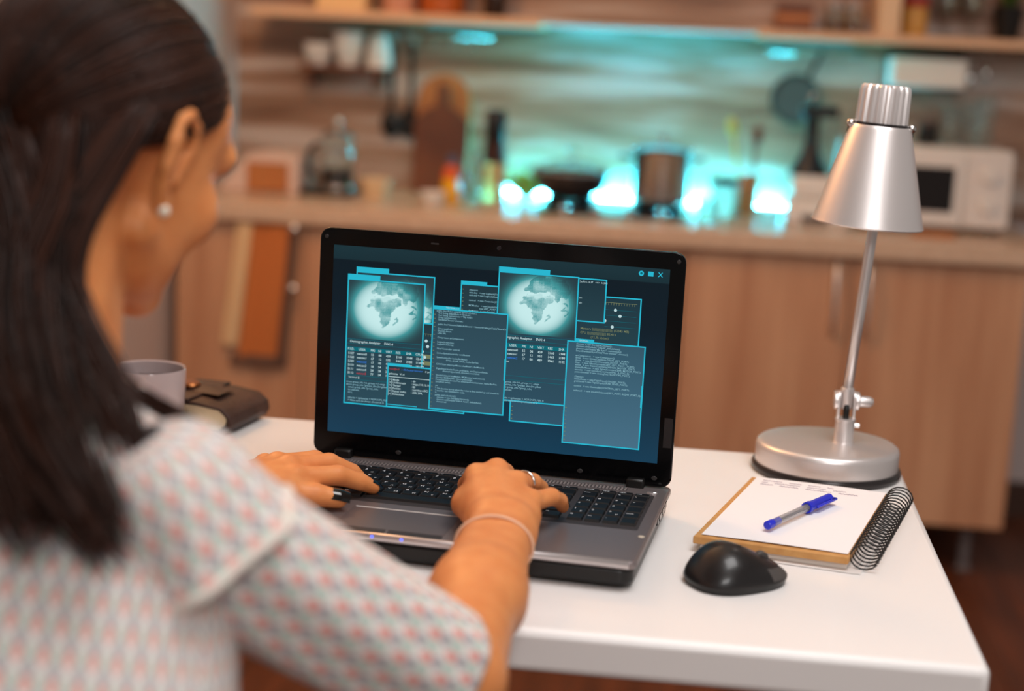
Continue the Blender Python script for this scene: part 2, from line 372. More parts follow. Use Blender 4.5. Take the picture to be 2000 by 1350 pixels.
obj('handle', tube([(.03, -.008, .055), (.05, -.012, .10), (.062, -.008, .125)], .006, 8), M_black, pn, smooth=True)
pt = thing('paper_towel_dispenser', 'white paper towel box fixed under the right shelf', 'dispenser', (.748, YW-.07, 1.137))
obj('body', box(-.096, .096, -.06, .06, .002, .078), M_ceram, pt, bevel=.006)
obj('cover', box(-.092, .092, -.066, -.058, .006, .074), M_ceram, pt, bevel=.003)
obj('back_plate', box(-.100, .100, .04, .062, -.006, .11), mat('brown_back_plate', (92, 66, 52), .5), pt, bevel=.002)
for i, (x, z, d) in enumerate(((.868, 1.165, .0), (.905, 1.18, .01))):
    k = thing('measuring_spoon', ('steel spoon hanging right of the paper towel box', 'steel spoon hanging at the far right under the shelf')[i], 'spoon', (x, YW-.04, z), 0, 'spoons hanging under the right shelf')
    obj('bowl', ball((0, 0, 0), .011, .006, .017, 12, 8), M_chrome, k, smooth=True)
    obj('handle', tube([(0, 0, .015), (0, -.003, .05), (0, 0, .08)], .0025, 6), M_chrome, k, smooth=True)

# ================================================================ THINGS ON THE WORKTOP
ZC = .80
bb = thing('bread_bin', 'whitish bread bin with a brown front at the left end of the worktop', 'bread bin', (-.93, 2.52, ZC))
obj('shell', [prism([(-.09, 0), (.11, 0), (.11, .095), (.05, .105), (-.02, .10), (-.09, .02)], -.09, .09)], mat('pale_bin', (214, 186, 172), .45), bb, rot=(math.pi/2, 0, 0), bevel=.004)
obj('front_door', box(-.022, .085, -.096, -.089, .005, .078), M_tanwood, bb, bevel=.002)
fp = thing('coffee_press', 'glass coffee press with dark round handle on a black tray', 'coffee press', (-.74, 2.52, ZC+.014))
obj('beaker', lathe(jar_prof(.042, .13), 28), M_glass, fp, auto=50)
obj('coffee', lathe([(0, .005), (.037, .005), (.037, .055), (0, .055)], 24), mat('coffee', (54, 30, 18), .3), fp, auto=40)
for z_ in (.0, .09): obj('frame_ring', lathe([(.043, z_), (.046, z_), (.046, z_+.011), (.043, z_+.011), (.043, z_)], 28), M_chrome, fp, auto=40)
obj('lid', lathe([(0, .13), (.046, .13), (.046, .137), (.02, .15), (.004, .152), (.004, .168), (0, .168)], 24), M_chrome, fp, auto=40)
obj('knob', ball((0, 0, .172), .012), M_chrome, fp, smooth=True)
obj('handle', tube([(-.045-.034*math.sin(a), 0, .07+.042*math.cos(a)) for a in np.linspace(.1, math.pi-.1, 12)], .0075, 8), M_black, fp, smooth=True)
tag(obj('tray', prism(rrect(-.845, -.685, 2.44, 2.60, .02), ZC, ZC+.013), M_black, bevel=.003), 'black rectangular tray under the coffee press', 'tray')
tag(obj('bowl', mv(lathe([(0, 0), (.028, 0), (.030, .004), (.042, .05), (.039, .05), (.027, .008), (0, .008)], 28), -.625, 2.46, ZC), M_cream, auto=50), 'cream bowl beside the coffee press', 'bowl')
tag(obj('bowl', mv(lathe([(0, 0), (.024, 0), (.026, .003), (.036, .03), (.033, .03), (.023, .007), (0, .007)], 28), -.47, 2.42, ZC), M_ceram, auto=50), 'low white bowl in front of the round-topped board', 'bowl')
# cutting boards
def arch(w, h, n=16):
    return [(-w, 0), (w, 0)]+[(w*math.cos(math.pi*k/n), h-w+w*math.sin(math.pi*k/n)) for k in range(n+1)]
cb = thing('cutting_board', 'tall round-topped brown cutting board leaning on the tiles', 'cutting board', (-.505, 2.745, ZC))
obj('board', prism(arch(.074, .315), -.009, .009), M_tanwood, cb, rot=(math.radians(86), 0, 0), bevel=.003)
cb2 = thing('cutting_board', 'darker short-necked cutting board in front of the round-topped one', 'cutting board', (-.503, 2.70, ZC))
obj('board', prism([(-.072, 0), (.072, 0), (.074, .19), (.05, .215), (.016, .235), (.014, .29), (-.014, .29), (-.016, .235), (-.05, .215), (-.074, .19)], -.008, .008), M_darkwood, cb2, rot=(math.radians(85), 0, 0), bevel=.003)
# bottles
pot_lathe('sauce_bottle', 'yellow sauce bottle with orange-red shoulder beside the pepper mill', 'bottle', -.435, 2.48, ZC, [('body', [(0, 0), (.022, 0), (.023, .005), (.023, .06), (0, .06)], mat('yellow_sauce', (246, 176, 0), .35)), ('shoulder', [(0, .06), (.023, .06), (.021, .08), (.012, .095), (0, .095)], mat('orange_red', (214, 82, 20), .4)), ('cap', [(0, .095), (.012, .095), (.010, .12), (0, .12)], mat('slate_cap', (74, 78, 104), .4))])
pot_lathe('glass_bottle', 'clear glass oil bottle between the yellow sauce and pepper mill', 'bottle', -.375, 2.46, ZC, [('body', [(0, 0), (.020, 0), (.021, .004), (.021, .07), (.010, .09), (.010, .115), (.007, .115), (.007, .09), (.018, .068), (.018, .004), (0, .004)], M_glass), ('stopper', [(0, .1), (.007, .1), (.009, .116), (.009, .13), (0, .13)], M_chrome)])
pot_lathe('pepper_mill', 'tall spice mill with black top and amber glass base', 'pepper mill', -.335, 2.55, ZC, [('reservoir', [(0, 0), (.030, 0), (.031, .005), (.031, .09), (.027, .10), (0, .10)], mat('amber_spice_glass', (206, 150, 92), .15, trans=.3)), ('collar', [(0, .10), (.029, .10), (.029, .155), (0, .155)], mat('dark_brown_collar', (58, 30, 20), .4)), ('top', [(0, .155), (.024, .155), (.027, .17), (.027, .225), (.022, .236), (0, .236)], M_black)])
# lettuce
lt = thing('lettuce', 'pale green lettuce lying left of the wok', 'lettuce', (-.262, 2.66, ZC))
for k in range(16):
    a = k*2.39; tilt = .25+.75*(k/16); L = .05+.012*(k % 3)
    def lf(u, v, a=a, tilt=tilt, L=L, k=k):
        w = math.sin(math.pi*min(.98, .12+.8*v))*.032
        x = (u-.5)*2*w; rr = L*v; zz = .01+rr*math.cos(tilt)+.006*math.sin(9*u+k)*v; yy = rr*math.sin(tilt)+.01*abs(u-.5)
        return (math.cos(a)*x-math.sin(a)*yy, math.sin(a)*x+math.cos(a)*yy, zz)
    obj('leaf', grid(lf, 6, 6), mat('lettuce_green', (186, 220, 126), .5, sss=.1), lt, smooth=True)
obj('heart', ball((0, 0, .028), .026, .026, .028, 12, 8), mat('lettuce_green', (186, 220, 126), .5), lt, smooth=True)
# hob
hb = thing('hob', 'black glass cooking hob under the wok and the pot', 'hob', (-.015, 2.50, ZC))
obj('glass_top', box(-.19, .19, -.16, .16, 0, .008), M_blackgloss, hb, bevel=.002)
for x, y, r in ((-.115, 0, .062), (.105, 0, .062)):
    obj('burner', lathe([(r*.5, .008), (r, .008), (r, .02), (r*.85, .022), (r*.5, .014)], 24), M_black, hb, loc=(x, y, 0), auto=40)
    for k in range(4):
        a = k*math.pi/2+.78
        obj('pan_support', tube([(x+.03*math.cos(a), y+.03*math.sin(a), .025), (x+.085*math.cos(a), y+.085*math.sin(a), .025), (x+.085*math.cos(a), y+.085*math.sin(a), .009)], .004, 6), M_black, hb)
for k in range(4): obj('knob', lathe([(0, .008), (.014, .008), (.012, .022), (0, .022)], 16), M_chrome, hb, loc=(-.12+.08*k, -.135, 0), auto=40)
wk = thing('wok', 'dark wok with a glass lid standing on the hob', 'pan', (-.133, 2.50, ZC+.030))
obj('bowl', lathe([(0, 0), (.055, 0), (.085, .022), (.103, .062), (.100, .062), (.082, .024), (.054, .004), (0, .004)], 36), mat('dark_pan', (58, 50, 48), .35), wk, auto=40)
obj('lid', lathe([(.101, .063), (.09, .076), (.05, .090), (0, .096), (0, .093), (.05, .087), (.09, .073), (.099, .062)], 36), M_glass, wk, auto=60)
obj('rim', lathe([(.099, .061), (.104, .061), (.104, .067), (.099, .067)], 36), M_chrome, wk, auto=40)
obj('lid_knob', lathe([(0, .096), (.008, .096), (.007, .108), (.016, .114), (.014, .124), (0, .126)], 16), M_glass, wk, auto=50)
obj('handle', tube([(-.085, .05, .055), (-.11, .07, .062), (-.125, .10, .062)], .007, 8), M_black, wk, smooth=True)
po = thing('cooking_pot', 'tall stainless pot with lid standing on the hob', 'pot', (.093, 2.50, ZC+.030))
obj('body', lathe([(0, 0), (.070, 0), (.076, .006), (.076, .126), (.079, .130), (.074, .130), (.074, .008), (0, .008)], 40), M_steel, po, auto=40)
obj('lid', lathe([(.078, .131), (.07, .137), (.03, .146), (0, .148), (0, .143), (.077, .131)], 36), M_steel, po, auto=50)
obj('lid_knob', lathe([(0, .147), (.006, .147), (.005, .156), (.012, .162), (.012, .170), (0, .174)], 16), M_chrome, po, auto=50)
for s in (-1, 1):
    obj('handle', tube([(s*.076, -.025, .105), (s*.10, -.022, .11), (s*.104, 0, .111), (s*.10, .022, .11), (s*.076, .025, .105)], .005, 8), M_black, po, smooth=True)
# right of the hob
jr = pot_lathe('glass_jar', 'clear glass jar with a dark lid right of the steel pot', 'jar', .252, 2.50, ZC, [('vessel', jar_prof(.034, .08), M_glass), ('lid', [(0, .08), (.036, .08), (.036, .097), (.01, .1), (0, .1)], mat('dark_blue_lid', (28, 48, 58), .4))])
tag(obj('glass_bowl', mv(lathe([(0, 0), (.022, 0), (.042, .036), (.040, .036), (.02, .004), (0, .004)], 28), .362, 2.42, ZC), M_glass, auto=50), 'small clear glass bowl at the front edge right of the hob', 'bowl')
tag(obj('tumbler', mv(lathe(jar_prof(.026, .06), 24), .215, 2.34, ZC), M_glass, auto=50), 'short clear tumbler catching cyan light in front of the hob', 'glass')
ut = pot_lathe('utensil_crock', 'brown wooden utensil holder beside the glass jar', 'holder', .312, 2.60, ZC, [('crock', jar_prof(.028, .10, .004), M_tanwood)])
def spoon(dx, tilt, h, m, label):
    s = thing('wooden_spoon', label, 'spoon', (.312+dx, 2.60, ZC+.008), 0, 'spoons in the wooden holder')
    tp = (tilt, 0, h)
    obj('handle', tube([(0, 0, 0), (tilt*.8, 0, h*.8)], .0045, 8), m, s, smooth=True)
    obj('head', xf(ball((0, 0, 0), .014, .006, .026, 12, 8), T(tilt*.9, 0, h*.9) @ RY(tilt/h)), m, s, smooth=True)
spoon(-.008, -.045, .235, mat('yellow_green_spatula', (186, 196, 96), .5), 'yellow-green spatula standing in the wooden holder')
spoon(.006, .012, .215, M_darkwood, 'brown wooden spoon standing in the wooden holder')
# food machine
fm = thing('coffee_machine', 'white kitchen machine with a black column between hob and microwave', 'appliance', (.478, 2.50, ZC))
obj('base', box(-.075, .08, -.08, .08, 0, .062), M_ceram, fm, bevel=.008)
obj('upper_base', box(-.062, .07, -.07, .07, .062, .118), M_ceram, fm, bevel=.012)
obj('drip_slot', box(-.036, .028, -.083, -.075, .008, .024), M_black, fm, bevel=.001)
obj('column', lathe([(0, .118), (.050, .118), (.048, .128), (.026, .165), (.017, .20), (.016, .27), (0, .27)], 24), M_black, fm, loc=(-.02, 0, 0), auto=40)
obj('head', prism(rrect(-.045, .045, -.05, .05, .015), .262, .288), M_black, fm, loc=(-.005, 0, 0), bevel=.004)
obj('lever', tube([(-.03, -.02, .28), (-.028, -.03, .31), (-.02, -.035, .315)], .006, 8), M_chrome, fm, smooth=True)
obj('beaker', lathe([(.030, .12), (.038, .2), (.04, .262), (.037, .262), (.035, .2), (.027, .12)], 24), M_glass, fm, loc=(.015, .0, 0), auto=50)
# microwave
mw = thing('microwave', 'white microwave with a dark window on the worktop behind the lamp', 'microwave', (.735, 2.56, ZC))
obj('body', box(-.168, .20, -.15, .16, .012, .205), M_ceram, mw, bevel=.012, seg=3)
obj('door', box(-.164, .085, -.160, -.149, .018, .200), M_ceram, mw, bevel=.006)
obj('window', box(-.135, .062, -.163, -.158, .052, .160), mat('microwave_glass', (22, 16, 15), .12), mw, bevel=.003)
obj('control_panel', box(.088, .196, -.158, -.149, .018, .200), mat('control_panel_white', (222, 214, 208), .4), mw, bevel=.004)
for z in (.145, .075): obj('dial', lathe([(0, 0), (.019, 0), (.017, .014), (0, .014)], 20), M_ceram, mw, loc=(.142, -.158, z), rot=(math.pi/2, 0, 0), auto=40)
for x in (-.14, .17):
    for y in (-.12, .12): obj('foot', lathe([(0, 0), (.012, 0), (.012, .013), (0, .013)], 12), M_black, mw, loc=(x, y, 0))
tag(obj('cutting_board', prism(rrect(.70, .80, 2.30, 2.37, .01), ZC, ZC+.010), M_tanwood, bevel=.002), 'small tan board lying in front of the microwave', 'cutting board')
ZM = ZC+.205
pot_lathe('canister', 'small black canister on top of the microwave', 'canister', .745, 2.56, ZM, [('body', [(0, 0), (.024, 0), (.025, .004), (.025, .045), (0, .045)], M_black), ('lid', [(0, .045), (.026, .045), (.024, .058), (0, .06)], mat('brown_lid', (70, 46, 34), .4))])
for i, (x, y) in enumerate(((.80, 2.58), (.845, 2.53), (.885, 2.60))):
    pot_lathe('drinking_glass', ('clear glass beside the canister on the microwave', 'middle clear glass on the microwave', 'rightmost clear glass on the microwave')[i], 'glass', x, y, ZM, [('vessel', jar_prof(.024, .10+.012*i, .002), M_glass)], 'drinking glasses on the microwave')

# ================================================================ DESK LAMP
LX, LY = .356, .212
lp = thing('desk_lamp', 'silver metal desk lamp with a ribbed cone shade at the table edge', 'lamp', (LX, LY, .75))
M_lamp = mat('lamp_satin_silver', (226, 219, 217), .36, metal=.7, bump=(900, .04))
obj('base_ring', lathe([(0, 0), (.081, 0), (.083, .003), (.083, .007), (.081, .010), (0, .010)], 56), mat('dark_ring', (52, 48, 48), .25, metal=.4), lp, auto=40)
obj('base', lathe([(0, .009), (.0785, .009), (.0795, .010), (.0795, .0275), (.0785, .0315), (.0755, .0338), (.07, .0345), (0, .0345)], 64), M_lamp, lp, auto=40)
px = .017
obj('post', lathe([(.0, .034), (.0118, .034), (.0118, .0355), (.0108, .036), (.0108, .060), (.0118, .061), (.0118, .063), (.006, .064), (0, .064)], 24), M_lamp, lp, loc=(px, 0, 0), auto=40)
obj('set_screw', lathe([(0, 0), (.003, 0), (.003, .005), (0, .006)], 10), M_chrome, lp, loc=(px+.0105, -.003, .056), rot=(0, math.pi/2, 0), auto=40)
for s in (-1, 1):
    obj('clevis', [prism(rrect(-.0075, .0075, .060, .094, .007), -.0015, .0015)], M_lamp, lp, loc=(px+s*.0085, 0, 0), rot=(math.pi/2, 0, math.pi/2), bevel=.0005, seg=1)
    obj('pivot_disc', lathe([(0, 0), (.0105, 0), (.0105, .003), (.009, .0042), (0, .0042)], 24), M_lamp, lp, loc=(px+s*.010, 0, .083), rot=(0, s*math.pi/2, 0), auto=40)
obj('pivot_knob', lathe([(0, 0), (.0062, 0), (.0062, .011), (.004, .015), (0, .016)], 18), M_lamp, lp, loc=(px+.014, 0, .083), rot=(0, math.pi/2, 0), auto=40)
obj('cable', tube([(px, -.004, .060), (px, -.007, .068), (px, -.006, .076), (px, -.001, .084)], .0035, 8), M_black, lp, smooth=True)
obj('pivot_barrel', lathe([(0, .074), (.0068, .074), (.0074, .075), (.0074, .097), (.006, .098), (0, .098)], 20), M_lamp, lp, loc=(px, 0, 0), auto=40)
SH = Matrix.Translation((.0225, 0, .280)) @ RY(math.radians(3.0))
top = SH @ Vector((0, 0, .085))
obj('arm', tube([(px, 0, .094), ((px+.0295)/2, 0, .185), (.0295, 0, .277), tuple(top)], .0056, 16), M_lamp, lp, smooth=True)
obj('shade', xf(lathe([(.0595, 0), (.0605, .0015), (.0595, .004), (.0335, .104), (.031, .108), (.029, .108), (.032, .103), (.058, .004), (.0575, 0), (.0595, 0)], 56), SH), M_lamp, lp, auto=40)
obj('collar_ring', xf(lathe([(0, .106), (.0300, .106), (.0300, .111), (0, .111)], 36), SH), mat('dark_ring', (52, 48, 48), .25), lp, auto=40)
nr = 20; prof2 = []
for k in range(nr*4):
    a = 2*math.pi*k/(nr*4); prof2.append((.0268+(.0011 if (k % 4) in (0, 1) else -.0011), a))
V = []; zs = ((.111, 1.02), (.145, .985), (.1495, .95), (.1515, .86))
for z, s in zs: V += [(r*s*math.cos(a), r*s*math.sin(a), z) for r, a in prof2]
n = len(prof2); F = [(j*n+k, j*n+(k+1) % n, (j+1)*n+(k+1) % n, (j+1)*n+k) for j in range(len(zs)-1) for k in range(n)] + [tuple(3*n+k for k in range(n))]
obj('ribbed_cap', xf((V, F), SH), M_lamp, lp, auto=35)
obj('bulb', xf(ball((0, 0, .05), .02, .02, .03), SH), M_ceram, lp, smooth=True)
for s in (-1, 1): obj('cap_screw', xf(ball((s*.0325, -.004, .108), .0048, n=14, m=10), SH), M_chrome, lp, smooth=True)
obj('wire_bracket', xf(tube([(-.033, -.003, .107), (-.0345, 0, .098), (-.030, .022, .094), (0, .036, .092), (.030, .022, .094), (.0345, 0, .098), (.033, -.003, .107)], .0014, 6), SH), mat('dark_ring', (52, 48, 48), .25), lp, smooth=True)

# ================================================================ NOTEBOOK AND PEN
nb = thing('notebook', 'open spiral notebook with white page and tan board below the lamp', 'notebook', (.313, -.022, .75), math.radians(-11))
W2, H2 = .0675, .117
shear = Matrix(((1, .06, 0, 0), (0, 1, 0, 0), (0, 0, 1, 0), (0, 0, 0, 1)))
M_kraft = mat('tan_kraft_board', (204, 152, 92), .75, noise=(120, (1, 1, 1), (192, 138, 80), 3.))
obj('plastic_cover', xf(box(-W2-.002, W2+.014, -H2-.005, H2-.002, .0004, .0018), shear), mat('milky_plastic', (232, 224, 220), .3), nb, bevel=.0004, seg=1)
obj('board', xf(box(-W2-.006, W2+.002, -H2-.004, H2+.001, .0080, .0150), shear), M_kraft, nb, bevel=.0008, seg=1)
obj('page_block', xf(box(-W2, W2, -H2+.002, H2, .0020, .0080), shear), mat('page_edges', (226, 218, 210), .8), nb)
obj('page', xf(grid(lambda u, v: (-W2+2*W2*u, -H2+.003+(2*H2-.003)*v, .0158+.0008*math.sin(u*3.1)), 12, 12), shear), mat('white_paper', (240, 236, 238), .75), nb, smooth=True)
ink = []
for j, (words, y) in enumerate((((3, 2, 2, 1), .104), ((1, 4, 3, 2), .096), ((2, 3, 4, 3), .088))):
    x = -.058
    for w in words:
        pts = []; L_ = w*.007
        for k in range(w*8): pts.append((x+L_*k/(w*8)+.0006*math.sin(k*2.1+j), y+.0014*math.sin(k*1.7+j*2)*(1 if k % 3 else .4), .0168))
        ink.append(xf(tube(pts, .00022, 4), shear)); x += L_+.006
    
hw = obj('handwriting', ink, mat('pale_ink', (146, 126, 150), .8), nb); hw['kind'] = 'stuff'
CXL = W2+.008
for k in range(21):
    y = -H2+.006+(2*H2-.012)*k/20
    pts = [(CXL+.0125*math.cos(a)*1.05, y+.0016*a/6.28, .0135+.0115*math.sin(a)) for a in np.linspace(-.35, 2*math.pi-.5, 15)]
    if k == 0: ring_me = mesh('ring', [tube(pts, .00085, 5)], mat('black_wire', (26, 24, 24), .35), True)
    obj('coil_ring', ring_me, None, nb, loc=(.06*y-.06*(-H2+.006), y-(-H2+.006), 0))
dx, dy = .3455-.279, .017-(-.100)
pe = thing('ballpoint_pen', 'clear ballpoint pen with a blue cap lying on the notebook page', 'pen', (.3122, -.0415, .7732), math.atan2(dy, dx))
M_blue = mat('blue_plastic', (36, 48, 204), .3)
Lp = math.hypot(dx, dy)/2
PX_ = RY(math.pi/2)
hexa = lambda r, x0, x1: xf(lathe([(0, x0), (r, x0), (r, x1), (0, x1)], 6), PX_)
obj('barrel', xf(lathe([(.0040, -Lp+.012), (.0040, Lp-.044), (.0030, Lp-.044), (.0030, -Lp+.012), (.0040, -Lp+.012)], 8), PX_), mat('clear_plastic', (240, 240, 244), .08, trans=.85, alpha=.75), pe, auto=30)
obj('ink_tube', hexa(.0014, -Lp+.012, Lp-.04), mat('dark_ink', (58, 44, 56), .4), pe)
obj('end_plug', xf(lathe([(0, -Lp), (.0030, -Lp), (.0042, -Lp+.001), (.0042, -Lp+.010), (.003, -Lp+.011), (.003, -Lp+.024), (0, -Lp+.024)], 14), PX_), M_blue, pe, auto=40)
cp = obj('cap', xf(lathe([(.0040, Lp-.052), (.0058, Lp-.052), (.0058, Lp-.046), (.0050, Lp-.044), (.0044, Lp-.001), (.003, Lp), (0, Lp)], 16), PX_), M_blue, pe, auto=40)
obj('clip', box(Lp-.042, Lp+.001, -.0082, -.0055, -.0012, .0012), M_blue, cp, bevel=.0005, seg=1)
obj('clip_foot', box(Lp-.008, Lp+.001, -.0075, -.002, -.0012, .0012), M_blue, cp)

# ================================================================ MOUSE
ms = thing('computer_mouse', 'black sculpted computer mouse in front of the notebook', 'mouse', (.250, -.204, .75), math.radians(33))
def mouse_pt(u, v, inset=0.):
    a = 2*math.pi*u
    r = 1.0
    cx, sy = math.cos(a), math.sin(a)
    ex = abs(cx)**.8*(1 if cx > 0 else -1); ey = abs(sy)**.8*(1 if sy > 0 else -1)
    L1 = .047; W1 = .034
    rr = math.sin(v*math.pi/2)**.75 if v < 1 else 1
    x = ex*L1*rr; y = ey*W1*rr*(1-.10*ex)
    hump = .020*math.exp(-((x+.016)/.040)**2)+.011
    z = .006+hump*(max(0, 1-rr**3.2))**.62*(1-.22*max(0, -ey)*rr)
    return (x, y, z)
obj('shell', grid(lambda u, v: mouse_pt(u, .02+.98*v), 48, 16, True), mat('black_mouse_shell', (24, 22, 23), .34, coat=.2), ms, smooth=True)
obj('base', xf(grid(lambda u, v: (mouse_pt(u, 1)[0]*(1-.05*v), mouse_pt(u, 1)[1]*(1-.05*v), .0065-.0065*v), 48, 2, True), T(0, 0, 0)), M_black, ms, smooth=True)
obj('underside', prism([(mouse_pt(k/24, 1)[0]*.95, mouse_pt(k/24, 1)[1]*.95) for k in range(24)], 0, .002), M_black, ms)
def side_pt(u, v):
    uu, vv = .80+.165*u, .52+.36*v
    p = Vector(mouse_pt(uu, vv)); du = Vector(mouse_pt(uu+.004, vv))-p; dv = Vector(mouse_pt(uu, min(1, vv+.01)))-p
    n_ = dv.cross(du); n_ = n_.normalized() if n_.length > 1e-12 else Vector((0, 0, 1))
    if n_.z < 0: n_ = -n_
    return tuple(p+n_*.0009*math.sin(math.pi*min(1, max(0, u)))**.4)
obj('side_grip', grid(side_pt, 10, 6), mat('grey_rubber', (74, 69, 67), .55), ms, smooth=True)
obj('scroll_wheel', xf(lathe([(0, -.0035), (.007, -.0035), (.008, -.002), (.008, .002), (.007, .0035), (0, .0035)], 20), T(.024, .0, .0185) @ RX(math.pi/2)), mat('grey_rubber', (62, 58, 57), .6), ms, auto=40)
obj('button_seam', tube([tuple(Vector(mouse_pt(0, v))+Vector((0, 0, .0003))) for v in np.linspace(.3, .95, 10)], .0005, 5), M_blackgloss, ms)

# ================================================================ MUG AND LEATHER JOURNAL
mg_p = LM(-414, 92, -28)
mg = thing('mug', 'grey glazed mug standing behind the person beside the leather journal', 'mug', tuple(mg_p))
M_mug = mat('grey_glaze', (176, 160, 160), .18, coat=.4)
obj('vessel', lathe([(0, 0), (.030, 0), (.033, .004), (.0395, .03), (.0415, .080), (.0405, .0825), (.0385, .081), (.0365, .03), (.030, .008), (0, .007)], 44), M_mug, mg, auto=50)
obj('handle', tube([(-.038-.024*math.sin(a), 0, .045+.024*math.cos(a)) for a in np.linspace(.1, math.pi-.1, 12)], .005, 8), M_mug, mg, smooth=True)
obj('coffee', lathe([(0, .066), (.0385, .066), (.0385, .067), (0, .067)], 30), mat('coffee', (54, 30, 18), .3), mg)
jb = thing('leather_journal', 'thick brown leather journal with wrap strap and button beside the mug', 'journal', tuple(LM(-392, 186, -28)), ANG+math.radians(-4))
M_lea = mat('brown_leather', (74, 48, 38), .55, noise=(24, (1, 1, 1), (52, 32, 26), 6.), bump=(160, .5))
sec = [(-.066, .001), (.050, .001), (.061, .005), (.066, .014), (.064, .024), (.052, .033), (.02, .037), (-.066, .037), (-.066, .0335), (.018, .0335), (.049, .030), (.060, .022), (.061, .014), (.057, .008), (.048, .0045), (-.066, .0045)]
g = prism(sec, -.052, .052)
obj('cover', xf(g, RX(math.pi/2)), M_lea, jb, bevel=.001)
pg = []
for k in range(9):
    z0 = .0048+k*.0031; b = .046+.012*math.sin(math.pi*(k+.5)/9)
    obj('page_gathering', box(-.064, b, -.050, .050, z0, z0+.0028), mat('aged_paper', (226, 206, 172), .8), jb, bevel=.0004, seg=1)
obj('strap', [prism([(-.030, -.053), (.012, -.053), (.014, .053), (-.030, .053)], .0375, .0405)], M_lea, jb, bevel=.001)
obj('flap', grid(lambda u, v: (-.064+.10*u, -.020+.045*v+.006*math.sin(u*4), .041+.004*math.sin(math.pi*u)*math.sin(math.pi*v)), 12, 8), M_lea, jb, smooth=True)
obj('button', lathe([(0, 0), (.012, 0), (.013, .002), (.011, .0045), (0, .005)], 24), mat('bronze', (150, 92, 50), .35, metal=.8), jb, loc=(-.012, -.002, .0435), auto=40)

# ================================================================ LAPTOP
lt_ = thing('laptop', 'open black and grey laptop showing cyan windows on its screen', 'laptop', (0, 0, .75), ANG)
S = .001
M_deck = mat('gunmetal_deck', (134, 124, 124), .36, metal=.55, bump=(700, .04))
M_edge = mat('deck_edge_silver', (206, 198, 198), .3, metal=.75)
M_key = mat('key_black', (17, 17, 19), .42); M_leg = emis('key_legend_print', (190, 196, 200), .42)
M_leg = mat('key_legend', (214, 216, 220), .6); M_legb = mat('key_legend_blue', (90, 160, 200), .6)
Z0 = 28.
def sec_box(prof, x0, x1):      # extrude a (y,z) section along x
    n_ = len(prof); V_ = [(x0, y, z) for y, z in prof]+[(x1, y, z) for y, z in prof]
    F_ = [tuple(range(n_-1, -1, -1)), tuple(range(n_, 2*n_))]+[(k, (k+1) % n_, n_+(k+1) % n_, n_+k) for k in range(n_)]
    return V_, [tuple(reversed(f)) for f in F_]
obj('bottom_case', prism(rrect(-184, 184, -238, 10, 14), 3, 20.5), M_black, lt_, bevel=.004, scale=S)
obj('deck', prism(rrect(-187, 187, -243, 13, 9), 20.5, 28), M_deck, lt_, bevel=.0022, scale=S, seg=3)
obj('front_trim', xf(tube([(-181, -241, 24.6), (181, -241, 24.6)], 3.7, 14), T(0, .6, 0)), M_edge, lt_, smooth=True, scale=S)
for x, y in ((-165, -215), (165, -215), (-165, -10), (165, -10)): obj('foot', lathe([(0, 0), (7, 0), (7, 3.2), (0, 3.2)], 14), M_black, lt_, scale=S, loc=(x*S, y*S, 0))
# speaker grille
gr = obj('speaker_grille', box(-146, 146, -21, -10, 27.6, 28.3), mat('grille_dark', (74, 68, 68), .5), lt_, scale=S)
dots = [frustum(-145+k*3.6, -142.8+k*3.6, -20+j*3.4, -17.6+j*3.4, 28.3, 28.9, .5) for k in range(81) for j in range(3)]
gd = obj('grille_mesh', dots, mat('grille_light', (124, 115, 114), .5, metal=.4), gr, scale=S); gd['kind'] = 'stuff'
# keyboard
kb = obj('keyboard', prism(rrect(-175, 175, -149, -29, 3), 27.9, 28.25), mat('keyboard_well', (64, 59, 60), .5, metal=.3), lt_, scale=S)
U = 18.2; x00 = -172.
rows = [
 (-33, 9.2, [('esc', 1.02)]+[('f%d' % k, 1.02) for k in range(1, 13)]+[('ins', .86), ('del', .86)]),
 (-43.4, 18.0, list(zip('`1234567890-=', [1]*13))+[('backspace', 2)]),
 (-62.8, 18.0, [('tab', 1.5)]+list(zip('qwertyuiop[]', [1]*12))+[('\\', 1.5)]),
 (-82.2, 18.0, [('caps', 1.75)]+list(zip("asdfghjkl;'", [1]*11))+[('enter', 2.25)]),
 (-101.6, 18.0, [('shift', 2.25)]+list(zip('zxcvbnm,./', [1]*10))+[('shift', 2.75)]),
 (-121.0, 18.0, [('ctrl', 1.25), ('fn', 1), ('win', 1), ('alt', 1.25), ('', 5.25), ('alt', 1.25), ('ctrl', 1), ('<', 1), ('v', 1), ('>', 1)]),
]
CYR = dict(zip("qwertyuiop[]asdfghjkl;'zxcvbnm,.", 'йцукенгшщзхъфывапролджэячсмитьбю'))
SHF = dict(zip('1234567890-=', '!@#$%^&*()_+'))
def key(x0, x1, y1, h, lab, sub='', blue=False):
    y0 = y1-h
    parts = [frustum(x0+.9, x1-.9, y0+.9, y1-.9, 28.2, 30.6, .8)+(0,)]
    f = frustum(x0+1.9, x1-1.9, y0+1.9, y1-1.9, 30.6, 30.75, .6); parts.append(f+(0,))
    z = 30.85
    if lab:
        big = len(lab) == 1; sz = 5.6 if big else 3.4
        parts.append(text(lab.upper() if big else lab, sz, x0+2.6, y1-(6.6 if h > 12 else 5.6), z, bold=.05)+(1,))
    if sub: parts.append(text(sub.upper(), 4.6 if h > 12 else 3.0, x1-7.2, y0+(3.2 if h > 12 else 2.2), z, bold=.05)+(2 if blue else 1,))
    obj('key', parts, [M_key, M_leg, M_legb], kb, scale=S)
